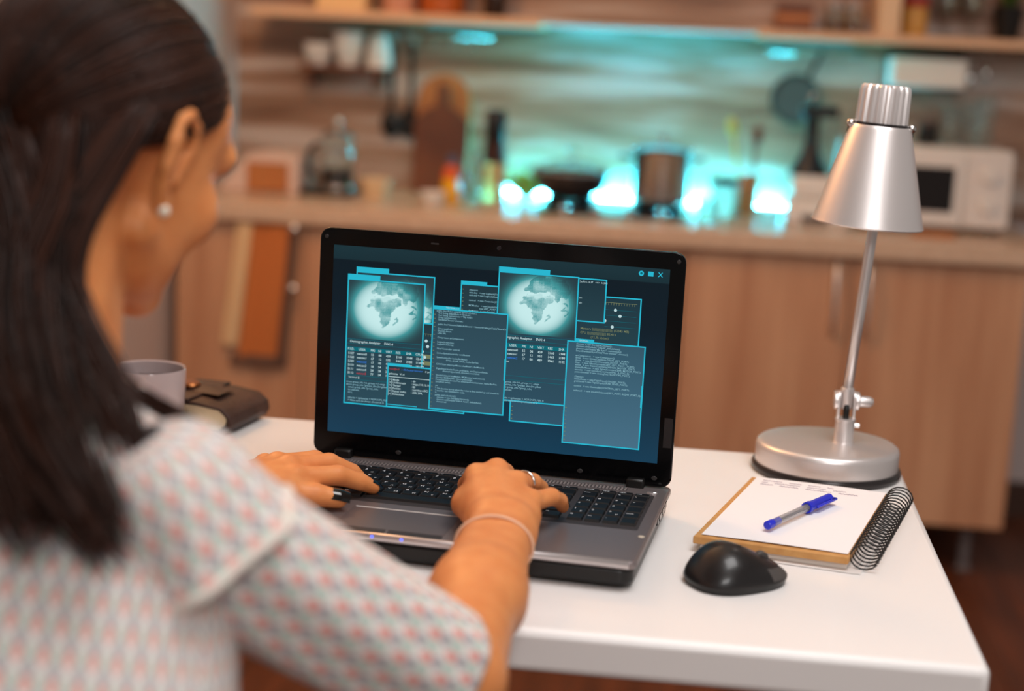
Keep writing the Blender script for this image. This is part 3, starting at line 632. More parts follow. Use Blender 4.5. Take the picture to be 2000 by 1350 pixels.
for y, h, ks in rows:
    tot = sum(w for _, w in ks); u_ = 273./tot; x = x00
    for lab, w in ks:
        key(x, x+w*u_, y, h, lab, CYR.get(lab, SHF.get(lab, '')) if h > 12 else ('-' if lab.startswith('f') else ''), h < 12)
        x += w*u_
np_rows = [(-33, 9.2, ['home', 'pgup', 'pgdn', 'end']), (-43.4, 18., ['num', '/', '*', '-']), (-62.8, 18., ['7', '8', '9', '+']), (-82.2, 18., ['4', '5', '6', '']), (-101.6, 18., ['1', '2', '3', 'enter']), (-121., 18., ['0', 'ins', '.', ''])]
for r, (y, h, ks) in enumerate(np_rows):
    for c, lab in enumerate(ks): key(106+c*16.6, 106+(c+1)*16.6, y, h, lab, {'7': 'h', '1': 'e', '9': '^', '3': 'v'}.get(lab, ''), False)
# touchpad, lights, badge
tp = obj('touchpad', prism(rrect(-88, 14, -228, -168, 3), 27.9, 28.3), mat('touchpad_grey', (116, 106, 107), .35, metal=.5), lt_, scale=S)
obj('touch_strip', box(-86, 12, -168.5, -166, 28.2, 28.6), mat('strip_light', (196, 190, 188), .4), tp, scale=S)
for a, b in ((-88, -38), (-36, 14)): obj('touch_button', prism(rrect(a, b, -239, -229.5, 2), 27.9, 28.5), mat('button_grey', (62, 56, 57), .4, metal=.4), tp, scale=S, bevel=.0002, seg=1)
for x in (-47, -20): obj('status_light', ball((x, -243.6, 25.5), 1.7, 1.0, 1.3, 10, 6), emis('blue_led', (96, 110, 255), 2.2), lt_, smooth=True, scale=S)
obj('power_button', mv(lathe([(0, 0), (5.5, 0), (5.2, .8), (0, 1.0)], 20, 1, .55), 171, -19, 28), M_edge, lt_, auto=40, scale=S)
obj('power_light', mv(ball((0, 0, 0), 1.5, 1.2, .5, 10, 6), 174, -20, 29), emis('white_led', (255, 250, 245), 2.), lt_, smooth=True, scale=S)
obj('badge', mv(lathe([(0, 0), (3, 0), (2.8, .4), (0, .5)], 16), 181, -166, 28), mat('pale_badge', (200, 188, 170), .4), lt_, auto=40, scale=S)
for k, (y, l) in enumerate(((-30, 10), (-48, 14), (-70, 14), (-92, 7))): obj('port', box(186, 187.6, y-l, y, 19.5, 25), M_blackgloss, lt_, scale=S)
# hinges and lid
TH = -.030
for x in (-153, 152): obj('hinge', box(x-9, x+9, -7, 6, 26.5, 37), M_black, lt_, bevel=.002, scale=S)
LL = (0, 0, Z0*S); LR = (TH, 0, 0)
lidp = rrect(-187, 187, 1, 236.5, 11)
rotXZ = lambda g: ([(x, -z, y) for x, y, z in g[0]], g[1])       # (x,u,out) -> (x,-out,u)
obj('lid', rotXZ(prism(lidp, -7, 0)), mat('bezel_gloss_black', (5, 5, 6), .12, spec=.22), lt_, bevel=.0014, scale=S, loc=LL, rot=LR)
obj('lid_back', rotXZ(prism(rrect(-186, 186, 2, 235.5, 11), -9, -6.9)), M_deck, lt_, bevel=.001, scale=S, loc=LL, rot=LR)
for x, u in ((-180, 227.5), (180, 227.5), (-95, 10), (95, 10), (170, 10)): obj('rubber_bumper', rotXZ(mv(lathe([(0, 0), (2.2, 0), (1.8, .5), (0, .6)], 14, 1.4 if u < 20 else 1), x, u, 0)), mat('grey_bumper', (38, 36, 36), .5), lt_, auto=40, scale=S, loc=LL, rot=LR)
obj('webcam', rotXZ(mv(lathe([(0, 0), (2.4, 0), (2.2, .3), (1.2, .15), (0, .2)], 16), 0, 228, 0)), mat('lens_dark', (30, 30, 34), .1), lt_, auto=40, scale=S, loc=LL, rot=LR)
obj('latch_mark', rotXZ(box(-70, -62, 227, 228.6, 0, .4)), mat('grey_bumper', (38, 36, 36), .5), lt_, scale=S, loc=LL, rot=LR)
for x, u in ((181, 62),): obj('sticker', rotXZ(box(x-4.5, x+4, u-20, u+10, 0, .15)), mat('dark_sticker', (34, 31, 32), .25), lt_, scale=S, loc=LL, rot=LR)

# ---- screen: lit display with windows
def screen_mat():
    m = bpy.data.materials.new('display_gradient'); m.use_nodes = True; nt = m.node_tree; b = nt.nodes['Principled BSDF']
    tc = N(nt, 'ShaderNodeTexCoord'); sp = N(nt, 'ShaderNodeSeparateXYZ'); nt.links.new(tc.outputs['Generated'], sp.inputs[0])
    cr = N(nt, 'ShaderNodeValToRGB'); e = cr.color_ramp.elements
    e[0].position = 0; e[0].color = lin((22, 66, 92))+(1,); e[1].position = 1; e[1].color = lin((24, 54, 62))+(1,)
    for p, c in ((.35, (14, 46, 64)), (.7, (4, 26, 38)), (.925, (4, 24, 34)), (.93, (20, 48, 56))): k = e.new(p); k.color = lin(c)+(1,)
    nt.links.new(sp.outputs[2], cr.inputs[0]); nt.links.new(cr.outputs[0], b.inputs['Emission Color'])
    b.inputs['Emission Strength'].default_value = .8; b.inputs['Base Color'].default_value = (.004, .006, .008, 1); b.inputs['Roughness'].default_value = .35; b.inputs['Specular IOR Level'].default_value = .12
    return m
MT = 25.4
scr = obj('screen', rotXZ(mv(box(-172, 172, 0, 194, .02, .2), 0, MT, 0)), screen_mat(), lt_, scale=S, loc=LL, rot=LR)
M_cy = emis('ui_cyan', (44, 186, 212), .95); M_tx = emis('ui_text', (206, 236, 240), .8); M_hd = emis('ui_header', (20, 116, 130), .8)
M_tx2 = emis('ui_code_text', (150, 200, 214), .75); M_bl = emis('ui_blue', (60, 130, 230), .9); M_rd = emis('ui_red', (196, 70, 80), .8); M_yl = emis('ui_olive', (150, 160, 120), .6)
def fill_mat(k, top_, bot):
    nm = 'ui_panel_%d' % k
    m = bpy.data.materials.new(nm); m.use_nodes = True; nt = m.node_tree; nt.nodes.remove(nt.nodes['Principled BSDF'])
    e_ = N(nt, 'ShaderNodeEmission'); tc = N(nt, 'ShaderNodeTexCoord'); sp = N(nt, 'ShaderNodeSeparateXYZ'); nt.links.new(tc.outputs['Generated'], sp.inputs[0])
    cr = N(nt, 'ShaderNodeValToRGB'); el = cr.color_ramp.elements; el[0].color = lin(bot)+(1,); el[1].color = lin(top_)+(1,)
    nt.links.new(sp.outputs[2], cr.inputs[0]); nt.links.new(cr.outputs[0], e_.inputs[0]); e_.inputs[1].default_value = .85
    nt.links.new(e_.outputs[0], nt.nodes['Material Output'].inputs[0]); return m
def quad(x0, x1, y0, y1, z): return [(x0, y0, z), (x1, y0, z), (x1, y1, z), (x0, y1, z)], [(0, 1, 2, 3)]
ZL = [.3]
def window(x0, x1, y0, y1, tabw, top_, bot, content, tabh=4.6, bw=1.3):
    z = ZL[0]; ZL[0] += .22
    parts = [quad(x0, x1, y0, y1, z)+(0,)]
    for q in ((x0, x1, y0, y0+bw), (x0, x1, y1-bw, y1), (x0, x0+bw, y0, y1), (x1-bw, x1, y0, y1)): parts.append(quad(*q, z+.04)+(1,))
    if tabw: parts.append(quad(x0, x0+tabw, y1-bw, y1+tabh, z+.05)+(1,))
    for g_ in content(z+.08): parts.append(g_)
    mats = [fill_mat(int(ZL[0]*100), top_, bot), M_cy, M_tx, M_hd, M_tx2, M_bl, M_rd, M_yl]
    o = obj('program_window', [rotXZ(mv((p[0], p[1]), -172, MT, 0))+(p[2],) for p in parts], mats, scr, scale=S)
    return z
def code(z, lines, x, y, size, step, mi=4, maxw=None):
    out = []
    for k, ln in enumerate(lines):
        if ln.strip(): 
            ind = len(ln)-len(ln.lstrip())
            g_ = text(ln.strip(), size, x+ind*size*.42, y-k*step, z, bold=.03)
            if maxw is not None: g_ = ([(min(a, maxw), b, c) for a, b, c in g_[0]], g_[1])
            out.append(g_+(mi,))
    return out
def ticks(z, x, y0, y1, step=4.1):
    return [quad(x, x+1.6, y-.3, y+.3, z)+(7,) for y in np.arange(y0, y1, step)]
LAND = [
 [(-.02,.27),(.10,.32),(.22,.30),(.30,.28),(.36,.14),(.44,.12),(.36,-.05),(.30,-.18),(.32,-.28),(.24,-.42),(.16,-.55),(.08,-.58),(.03,-.38),(.02,-.18),(-.04,-.08),(-.16,-.06),(-.28,.02),(-.30,.14),(-.24,.24),(-.12,.30)],   # africa
 [(.30,.30),(.42,.34),(.56,.20),(.50,.06),(.42,.08),(.36,.18)],                                                                   # arabia
 [(-.20,.40),(-.10,.34),(.02,.40),(.12,.36),(.24,.40),(.34,.40),(.46,.36),(.58,.30),(.64,.10),(.70,.14),(.74,.28),(.86,.20),(.95,.30),(.98,.50),(.90,.70),(.60,.84),(.20,.92),(-.02,.78),(-.10,.62),(-.18,.52)],  # eurasia
 [(.40,-.30),(.46,-.24),(.45,-.40),(.40,-.46)],                                                                                    # madagascar
 [(.80,.10),(.90,.16),(.98,.02),(.88,.0)], [(.84,-.02),(.96,-.22),(.92,-.24),(.80,-.06)]]
def inpoly(X, Y, P_):
    r_ = np.zeros(X.shape, bool); n_ = len(P_)
    for i in range(n_):
        x1, y1 = P_[i]; x2, y2 = P_[(i+1) % n_]
        c = ((y1 > Y) != (y2 > Y)) & (X < (x2-x1)*(Y-y1)/(y2-y1+1e-12)+x1); r_ ^= c
    return r_
def globe(cx, cy, x0, x1, y0, y1, z, R_):
    nx, ny = 110, 96
    xs = np.linspace(x0, x1, nx+1); ys = np.linspace(y0, y1, ny+1); X, Y = np.meshgrid(xs, ys)
    u = (X-cx)/(R_*1.06); v = (Y-cy)/(R_*.92); d = np.sqrt(u*u+v*v)
    glow = 1/(1+np.exp((d-.86)*11))
    wob = .03*np.sin(u*23+v*9)+.025*np.sin(v*31-u*13); um = u*1.02+.16+wob; vm = v*1.02-.03+wob
    land = np.zeros(X.shape)
    for p_ in LAND: land = np.maximum(land, inpoly(um*.95, vm*.95, p_).astype(float))
    nz = RNG.random((14, 16)); big = np.kron(nz, np.ones((8, 8)))[:ny+1, :nx+1]; fine = RNG.random(X.shape)
    big = (big+np.roll(big, 3, 0)+np.roll(big, 3, 1)+np.roll(big, 5, 0))/4
    tex = .35+.75*big+.25*(fine-.5)
    desert = np.exp(-((um-.1)/.35)**2-((vm-.30)/.07)**2)
    lt2 = glow*(1-land*(.50-.42*np.clip(tex+desert-.40, 0, 1)))
    lines_ = ((np.abs((u*4.2) % 1-.5) < .03) | (np.abs((v*4.2+.3) % 1-.5) < .03)) & (v > -.05) & (u > -.1)
    lt2 = np.clip(lt2+.10*lines_*glow, 0, 1)
    capn = np.exp(-((um-.35)/.25)**2-((vm-.95)/.12)**2)*.25*(tex > .7); lt2 = np.clip(lt2+capn, 0, 1)
    lo = np.array(lin((44, 62, 70))); mid = np.array(lin((70, 156, 160))); hi = np.array(lin((206, 244, 244)))
    tt = lt2[..., None]; colr = np.where(tt < .45, lo+(mid-lo)*tt/.45, mid+(hi-mid)*(tt-.45)/.55)
    V_ = np.stack([X-172, np.full(X.shape, -z), Y+MT], -1).reshape(-1, 3)*S
    w = nx+1; F_ = [(j*w+i, j*w+i+1, (j+1)*w+i+1, (j+1)*w+i) for j in range(ny) for i in range(nx)]
    me = bpy.data.meshes.new('map_image'); me.from_pydata(V_.tolist(), [], F_)
    ca = me.color_attributes.new('map', 'FLOAT_COLOR', 'POINT'); ca.data.foreach_set('color', np.concatenate([colr.reshape(-1, 3), np.ones((len(V_), 1))], 1).ravel())
    if 'map_display' not in MATS:
        m = bpy.data.materials.new('map_display'); m.use_nodes = True; nt = m.node_tree; nt.nodes.remove(nt.nodes['Principled BSDF'])
        a = N(nt, 'ShaderNodeAttribute'); a.attribute_name = 'map'; e_ = N(nt, 'ShaderNodeEmission'); e_.inputs[1].default_value = .92
        nt.links.new(a.outputs[0], e_.inputs[0]); nt.links.new(e_.outputs[0], nt.nodes['Material Output'].inputs[0]); MATS['map_display'] = m
    me.materials.append(MATS['map_display'])
    o = bpy.data.objects.new('map_image', me); COL.objects.link(o); o.parent = scr
D1, D2 = (40, 62, 70), (52, 84, 100)
HDR = [('P.I.D.', 0), ('USER', 11.5), ('PRI', 24.5), ('NI', 32.5), ('VIRT', 40.5), ('RES', 51), ('SHR', 62), ('CPU%', 72)]
ROWS = [('5107', 'netcon0', '55', '08', '459', '2160', '2344', '12.41%'), ('5108', 'netcon1', '67', '12', '555', '3465', '2188', '11.83%'), ('5109', 'netcon2', '17', '00', '489', '7541', '1102', '19.17%'), ('5110', 'netcon3', '18', '54', '102', '3380', '2210', '14.02%'), ('5111', 'netcon4', '28', '28', '214', '1876', '1980', '13.33%'), ('5112', 'netcon5', '77', '24', '178', '2412', '2064', '10.55%')]
def table_part(x, y, z, n_rows, x_from=0, wid=80):
    out = [quad(x-1, x+wid-1, y+8.4, y+8.8, z)+(3,), quad(x-1, x+wid-1, y+3.8, y+4.2, z)+(3,), quad(x-1, x+wid-1, y-3.6, y+.6, z)+(3,)]
    out.append(text('Demographic Analyzer    SW1.4', 3.5, x+2, y+5.2, z+.03, bold=.04)+(2,))
    for h_, hx in HDR:
        if hx >= x_from: out.append(text(h_, 3.3, x+hx, y-2.7, z+.05, bold=.04)+(2,))
    for r_, row in enumerate(ROWS[:n_rows]):
        for (h_, hx), v_ in zip(HDR, row):
            if hx >= x_from: out.append(text(v_, 3.2, x+hx+(-1.5 if hx == 11.5 else .5), y-7.2-r_*4.05, z, bold=.05)+((5 if r_ == 2 else 6 if r_ == 5 else 2) if hx == 11.5 else 2,))
    return out
TERM = ['struct group_info init_groups = { .usage', 'struct group_info *groups_alloc(int gidset', '  struct group_info *group_info;', '  int nblocks;', '  int i;', '', '  nblocks = (gidsetsize + NGROUPS_PER_B', '  /* Make sure we always allocate at le']
CODE5 = ['public class Robot extends IterativeRobot {', '  final String defaultAuto = "Default";', '  final String customAuto = "My Auto";', '  String autoSelected;', '  SendableChooser chooser;', '', '  public final NetworkTable dashboard = NetworkTable.getTable("SmartDash', '', '  Drive tankDrive;', '  Shooter shoot;', '  Lifter lift;', '', '  Compressor airCompressor;', '', '  Logitech stick.boy;', '  Logitech stick.toy;', '', '  Hoof Controller control;', '', '  LimitedSpeedController armMotion;', '', '  SpeedController loaderBarMotor,', '            drives, drive8, winch, loaderBarPos;', '', '  CANTalon telescopeMotor, theMotor1, theMotor2;', '', '  DigitalInput loadedSense, grabSense, armDeployedSense,', '         shooterUpperLimit, shooterLowerLimit;', '', '  DoubleSolenoid theMotion, MCMotion, lockSolenoid;', '  Encoder MCEncoder, telescopeEncoder;', '  Potentiometer shooterPot, telescopePotentiometer, loaderBarPot;', '  SerialPort serial;', '', '  /**', '  * This function is run when the robot is first started up and should be', '  * used for any initialization code.', '  */', '  public void robotInit() {', '    chooser = new SendableChooser();', '    chooser.addDefault("Default Auto", defaultAuto);', '    chooser.ad']
CODE10 = ['chooser = new SendableChooser();', 'chooser.addDefault("Default", defaultAuto);', 'chooser.addObject("My Auto", customAuto);', 'SmartDashboard.putData("Auto choices", chooser);', '', 'airCompressor   = new Compressor();', 'drive   = new Drive(Constants.DRIVE_LEFT_PORT);', 'shoot   = new Shooter(Constants.SHOOT_PORT);', 'lifter   = new Lifter(Constants.LIFT_LEFT_PORT, _PORT);', 'winch   = new Talon(Constants.WINCH_MOTOR_PORT);', 'loaderBarMotor  = new Talon(Constants.BAR_MOTOR_PORT);', 'encoder  = new Encoder(Constants.ENC_A, ENC_B);', 'potentiometer = new AnalogPot(TELESCOPE_PORT);', '', '//Sensors', 'loadedSense = new DigitalInput(LOADED_PORT);', 'grabSense = new DigitalInput(GRAB_SENSE_PORT);', '', 'control   = new Controller(CONTROL_LEFT_PORT);', '', 'solenoid   = new DoubleSolenoid(LEFT_PORT, RIGHT_PORT_0);']
def sliders(z, x0, x1, ytop):
    out = [quad(x0, x1, ytop, ytop+.4, z)+(7,)]+[quad(x, x+.4, ytop-2.2, ytop, z)+(7,) for x in np.arange(x0, x1, 2.6)]
    for k, p_ in enumerate((.32, .48, .0, .25)):
        y = ytop-7-k*5.6; out.append(quad(x0, x1, y-.15, y+.15, z)+(3,)); c = x0+(x1-x0)*p_
        out.append(([(c+1.6*math.cos(a), y+1.6*math.sin(a), z+.03) for a in np.linspace(0, 2*math.pi, 15)[:-1]], [tuple(range(14))], 2))
    return out
# back to front
window(25, 108, 80, 168.8, 34.4, D1, D2, lambda z: [])
globe(76, 128, 30, 106, 112, 166.5, ZL[0]-.1, 34)
window(60, 110.3, 31.5, 121.5, 0, D1, D2, lambda z: sliders(z, 98, 109, 110)+[quad(98, 109, 85-k*7, 89-k*7, z)+(7,) for k in range(2)])
z2 = window(16.2, 98.6, 31, 161, 34.4, D1, (50, 82, 96), lambda z: table_part(19, 90, z, 6, 0, 79)+[text('Terminal $.!', 2.6, 20.5, 58.2, z)+(2,), quad(17, 97, 61, 61.4, z)+(3,), quad(17, 97, 56.6, 57, z)+(3,)]+code(z, TERM, 18.6, 53.4, 2.6, 2.75, 4, 97))
globe(57.5, 132, 17.6, 97.2, 100, 159.4, z2+.1, 37)
window(135, 180, 100, 164.8, 27, D1, (48, 76, 88), lambda z: ticks(z, 136.8, 118, 160)+code(z, ['//Sensors', 'stick.boy   = new Logitech(Cons', 'stick.toy = new Logitech(Const', '', 'control   = new Controller(C', '', 'MCMotion   = new DoubleSole', '           new LEFT_PORT', 'theMotion   = new DoubleS', '           LEFT_POWER'], 144, 158, 2.4, 2.6), 2.8)
window(62, 145, 31.4, 75.6, 24, (42, 66, 76), (48, 78, 92), lambda z: [text('root@kali', 2.7, 63.6, 70.6, z)+(6,), text(':~/lib/buster/shooter', 2.7, 77, 70.6, z)+(5,), text('# gobuster', 2.7, 102, 70.6, z)+(2,), text('gobuster  V1.6', 2.8, 63.8, 65.6, z, bold=.04)+(2,), quad(63.6, 140, 63.0, 63.6, z)+(2,)]+code(z, ['[+] Mode', '[+] Url/Domain', '[+] Thread', '[+] Packlist', '[+] Status codes', '[+] Extensions'], 63.8, 59.4, 2.9, 2.95, 2)+code(z, [': dir', ': https://10.10.10', ': 80', ': /usr/share/SC/', ': 200, 204,'], 88, 59.4, 2.9, 2.95, 2)+[quad(62, 95, 34, 34.8, z)+(1,)], 1.6)
window(191.5, 260, 28.6, 60, 0, (50, 86, 106), (56, 92, 114), lambda z: ticks(z, 193.4, 32, 48))
window(240, 318.4, 110, 163.2, 0, (38, 62, 72), (44, 72, 82), lambda z: sliders(z, 283, 314, 157)+code(z, ['Memory ||||||||||||||||||||||||| (12345 MB)', 'CPU ||||||||||||||||||||||| 85.41%', '        (12.3k kb/sec)'], 259, 128.5, 3.2, 4.1, 7))
window(220, 283, 136, 179.6, 0, (36, 58, 68), (44, 72, 82), lambda z: [text('5e:F10.33.37   <4>  12345', 2.6, 255.8, 175, z)+(2,), text('ain', 2.6, 256, 159, z)+(2,), text('ain', 2.6, 256, 154, z)+(2,)])
z7 = window(173.5, 255.2, 49.5, 180.2, 52, D1, (52, 86, 104), lambda z: table_part(176.5, 108, z, 3, 10, 78)+[text('na', 3.2, 186, 89, z)+(2,), quad(175, 254, 75.4, 75.8, z)+(3,), quad(175, 254, 71, 71.4, z)+(3,)]+code(z, TERM, 179, 68.4, 2.6, 2.75, 4, 253.5), 4.6)
globe(215, 148, 175.2, 253.8, 118.6, 178.6, z7+.1, 35)
window(107.3, 185.8, 33.8, 137.8, 29, (50, 78, 90), (60, 94, 112), lambda z: [text('TERMINAL 1.1', 2.2, 121, 138.2, z+.05)+(2,)]+ticks(z, 109.2, 37, 134)+code(z, CODE5, 111.6, 134.6, 2.35, 2.27, 4, 184.2)+[quad(184, 185, 70, 92, z+.05)+(1,)], 2.6)
window(246.8, 325.5, 12.2, 116.4, 0, (58, 94, 112), (78, 120, 144), lambda z: ticks(z, 248.6, 16, 50)+code(z, CODE10, 256, 113, 2.5, 2.35, 4, 324)+[quad(255, 273.8, 115.6, 119, z+.05)+(1,), text('TERMINAL', 2.2, 258, 116.4, z+.1)+(2,), quad(323.6, 324.8, 55, 77, z+.05)+(1,)])
ic = []
def disc(cx, cy, r, z, n_=18): return [(cx+r*math.cos(a), cy+r*math.sin(a), z) for a in np.linspace(0, 2*math.pi, n_+1)[:-1]], [tuple(range(n_))]
icon_g = [disc(316, 188.3, 2.6, .4), quad(322.6, 328, 185.9, 190.6, .4), text('X', 6.2, 332.6, 186, .4, bold=.15)]
for nm, g_ in zip(('screen_icon', 'screen_icon', 'screen_icon'), icon_g): obj(nm, rotXZ(mv(g_, -172, MT, 0)), M_cy, scr, scale=S)
obj('screen_icon', rotXZ(mv(disc(316, 188.3, 1.2, .45), -172, MT, 0)), M_hd, scr, scale=S)
#--PART3--
# ================================================================ PERSON (laptop-aligned millimetres, y away from the viewer)
def sd_rc(P_, a, b, r1, r2):
    a = np.asarray(a, float); b = np.asarray(b, float); ba = b-a; pa = P_-a
    h = np.clip(pa@ba/max(ba@ba, 1e-9), 0, 1)
    return np.linalg.norm(pa-h[..., None]*ba, axis=-1)-(r1+(r2-r1)*h)
def sd_el(P_, c, r, R_=None):
    q = P_-np.asarray(c, float)
    if R_ is not None: q = q@R_
    r = np.asarray(r, float)
    k0 = np.linalg.norm(q/r, axis=-1); k1 = np.linalg.norm(q/(r*r), axis=-1)
    return k0*(k0-1)/np.maximum(k1, 1e-9)
def smin(a, b, k):
    h = np.clip(.5+.5*(b-a)/k, 0, 1); return b+(a-b)*h-k*h*(1-h)
def nets(f, lo, hi, step):
    """naive surface nets over an axis-aligned box"""
    lo = np.asarray(lo, float); hi = np.asarray(hi, float); n_ = np.ceil((hi-lo)/step).astype(int)+1
    ax = [lo[i]+step*np.arange(n_[i]) for i in range(3)]
    val = np.empty(n_)
    for i in range(n_[0]):
        Y_, Z_ = np.meshgrid(ax[1], ax[2], indexing='ij'); val[i] = f(np.stack([np.full(Y_.shape, ax[0][i]), Y_, Z_], -1))
    c = [val[dx:n_[0]-1+dx, dy:n_[1]-1+dy, dz:n_[2]-1+dz] for dx in (0, 1) for dy in (0, 1) for dz in (0, 1)]
    st = np.stack(c, -1); act = (st < 0).any(-1) & (st >= 0).any(-1)
    idx = np.argwhere(act); cv = st[act]; offs = np.array([(dx, dy, dz) for dx in (0, 1) for dy in (0, 1) for dz in (0, 1)], float)
    acc = np.zeros((len(idx), 3)); cnt = np.zeros(len(idx))
    for i in range(8):
        for j in range(i+1, 8):
            if abs(offs[i]-offs[j]).sum() != 1: continue
            a, b = cv[:, i], cv[:, j]; m_ = (a < 0) != (b < 0); t_ = np.where(m_, a/np.where(m_, a-b, 1), 0)
            acc += np.where(m_[:, None], offs[i]+(offs[j]-offs[i])*t_[:, None], 0); cnt += m_
    V_ = lo+(idx+acc/cnt[:, None])*step
    vid = -np.ones(act.shape, int); vid[act] = np.arange(len(idx)); F_ = []
    for d in range(3):
        e1, e2 = [(1, 2), (2, 0), (0, 1)][d]
        sl0 = [slice(1, -1)]*3; sl0[d] = slice(0, -1); sl1 = [slice(1, -1)]*3; sl1[d] = slice(1, None)
        a = val[tuple(sl0)] < 0; b = val[tuple(sl1)] < 0
        for inside_first in (True, False):
            w = np.argwhere(a & ~b if inside_first else ~a & b)
            if not len(w): continue
            g_ = w.copy(); 
            for q_ in range(3):
                if q_ != d: g_[:, q_] += 1
            def at_(s1, s2):
                h = g_.copy(); h[:, e1] -= s1; h[:, e2] -= s2; return vid[h[:, 0], h[:, 1], h[:, 2]]
            quad_ = np.stack([at_(1, 1), at_(0, 1), at_(0, 0), at_(1, 0)], 1)
            F_.append(quad_ if inside_first else quad_[:, ::-1])
    return V_, np.concatenate(F_)
V3 = lambda *a: np.array(a, float)

# ---- right arm and hand
RW = V3(70, -252, 24); RE = V3(104, -548, 4); RS = V3(-22, -688, 146)
R_MCP = dict(i=V3(29, -173, 41), m=V3(46, -167, 46), r=V3(67, -178, 40), p=V3(84, -196, 30))
R_F = dict(i=[V3(17, -141, 29), V3(8, -124, 19), V3(5, -114, 10)], m=[V3(45, -130, 36), V3(45, -109, 23), V3(44, -100, 11)],
           r=[V3(74, -142, 33), V3(78, -120, 22), V3(78, -112, 11)], p=[V3(98, -172, 30), V3(103, -154, 22), V3(104, -140, 12)])
R_T = [V3(52, -236, 20), V3(25, -196, 22), V3(17, -162, 18), V3(24, -137, 11)]
# ---- left arm and hand
LW = V3(-183, -246, 24); LE = V3(-352, -418, 14); LS = V3(-337, -560, 146)
L_MCP = dict(i=V3(-139, -190, 27), m=V3(-152, -172, 31), r=V3(-168, -158, 29), p=V3(-184, -148, 24))
L_F = dict(i=[V3(-108, -158, 25), V3(-92, -140, 16), V3(-82, -128, 8)], m=[V3(-124, -136, 30), V3(-107, -118, 18), V3(-98, -110, 8)],
           r=[V3(-143, -122, 28), V3(-127, -106, 17), V3(-119, -99, 8)], p=[V3(-166, -122, 22), V3(-153, -108, 14), V3(-145, -101, 8)])
L_T = [V3(-168, -236, 21), V3(-142, -208, 19), V3(-117, -196, 15), V3(-97, -186, 11)]
def arm_sdf(W_, E_, S_, MCP, FN, TH_, side):
    def f(P_):
        ax_ = (E_-W_)/np.linalg.norm(E_-W_); lat = V3(-ax_[1], ax_[0], 0); lat /= np.linalg.norm(lat)
        d = None
        for s in (-1, 1):      # flattened wrist, rounder forearm
            q = sd_rc(P_, W_+lat*s*9, W_+(E_-W_)*.55+lat*s*7+V3(0, 0, 3), 18, 30); d = q if d is None else smin(d, q, 10)
        d = smin(d, sd_rc(P_, W_+(E_-W_)*.5, E_, 31, 36), 20)
        d = smin(d, sd_rc(P_, E_, S_, 35, 31), 12)
        mean = sum(MCP.values())/4
        palm = None
        for k, (a, r) in enumerate(zip('imrp', (11.5, 11.5, 11, 10))):
            q = sd_rc(P_, W_+(MCP[a]-mean)*.42, MCP[a], 16, r); palm = q if palm is None else smin(palm, q, 9)
        palm = smin(palm, sd_rc(P_, W_+(MCP['p']-mean)*.55+V3(0, 0, -6), W_*.3+MCP['p']*.7+(MCP['p']-mean)*.15+V3(0, 0, -7), 16, 13), 10)
        d = smin(d, palm, 14)
        d = smin(d, sd_rc(P_, TH_[0], TH_[1], 15, 12.5), 14)
        t_ = smin(sd_rc(P_, TH_[1], TH_[2], 12, 11), sd_rc(P_, TH_[2], TH_[3], 11, 8.8), 3)
        d = smin(d, t_, 5)
        for a, r in zip('imrp', (10, 9.8, 9.2, 8.5)):
            p0, p1, p2, p3 = [MCP[a]]+FN[a]
            q = sd_rc(P_, p0, p1, r+1.2, r*.95); q = smin(q, sd_rc(P_, p1, p2, r*.97, r*.85), 2.5); q = smin(q, sd_rc(P_, p2, p3, r*.86, r*.70), 2)
            d = smin(d, q, 3.2)
            d = smin(d, sd_el(P_, MCP[a]+V3(0, 0, 4), (r*.95, r*.95, r*.9)), 5)
        return d
    return f
pieces = []
fR = arm_sdf(RW, RE, RE+(RS-RE)*.45, R_MCP, R_F, R_T, 1); pieces.append(nets(fR, (-20, -670, -50), (170, -70, 140), 2.0))
fL = arm_sdf(LW, LE, LE+(LS-LE)*.45, L_MCP, L_F, L_T, -1); pieces.append(nets(fL, (-410, -550, -50), (-50, -60, 140), 2.0))

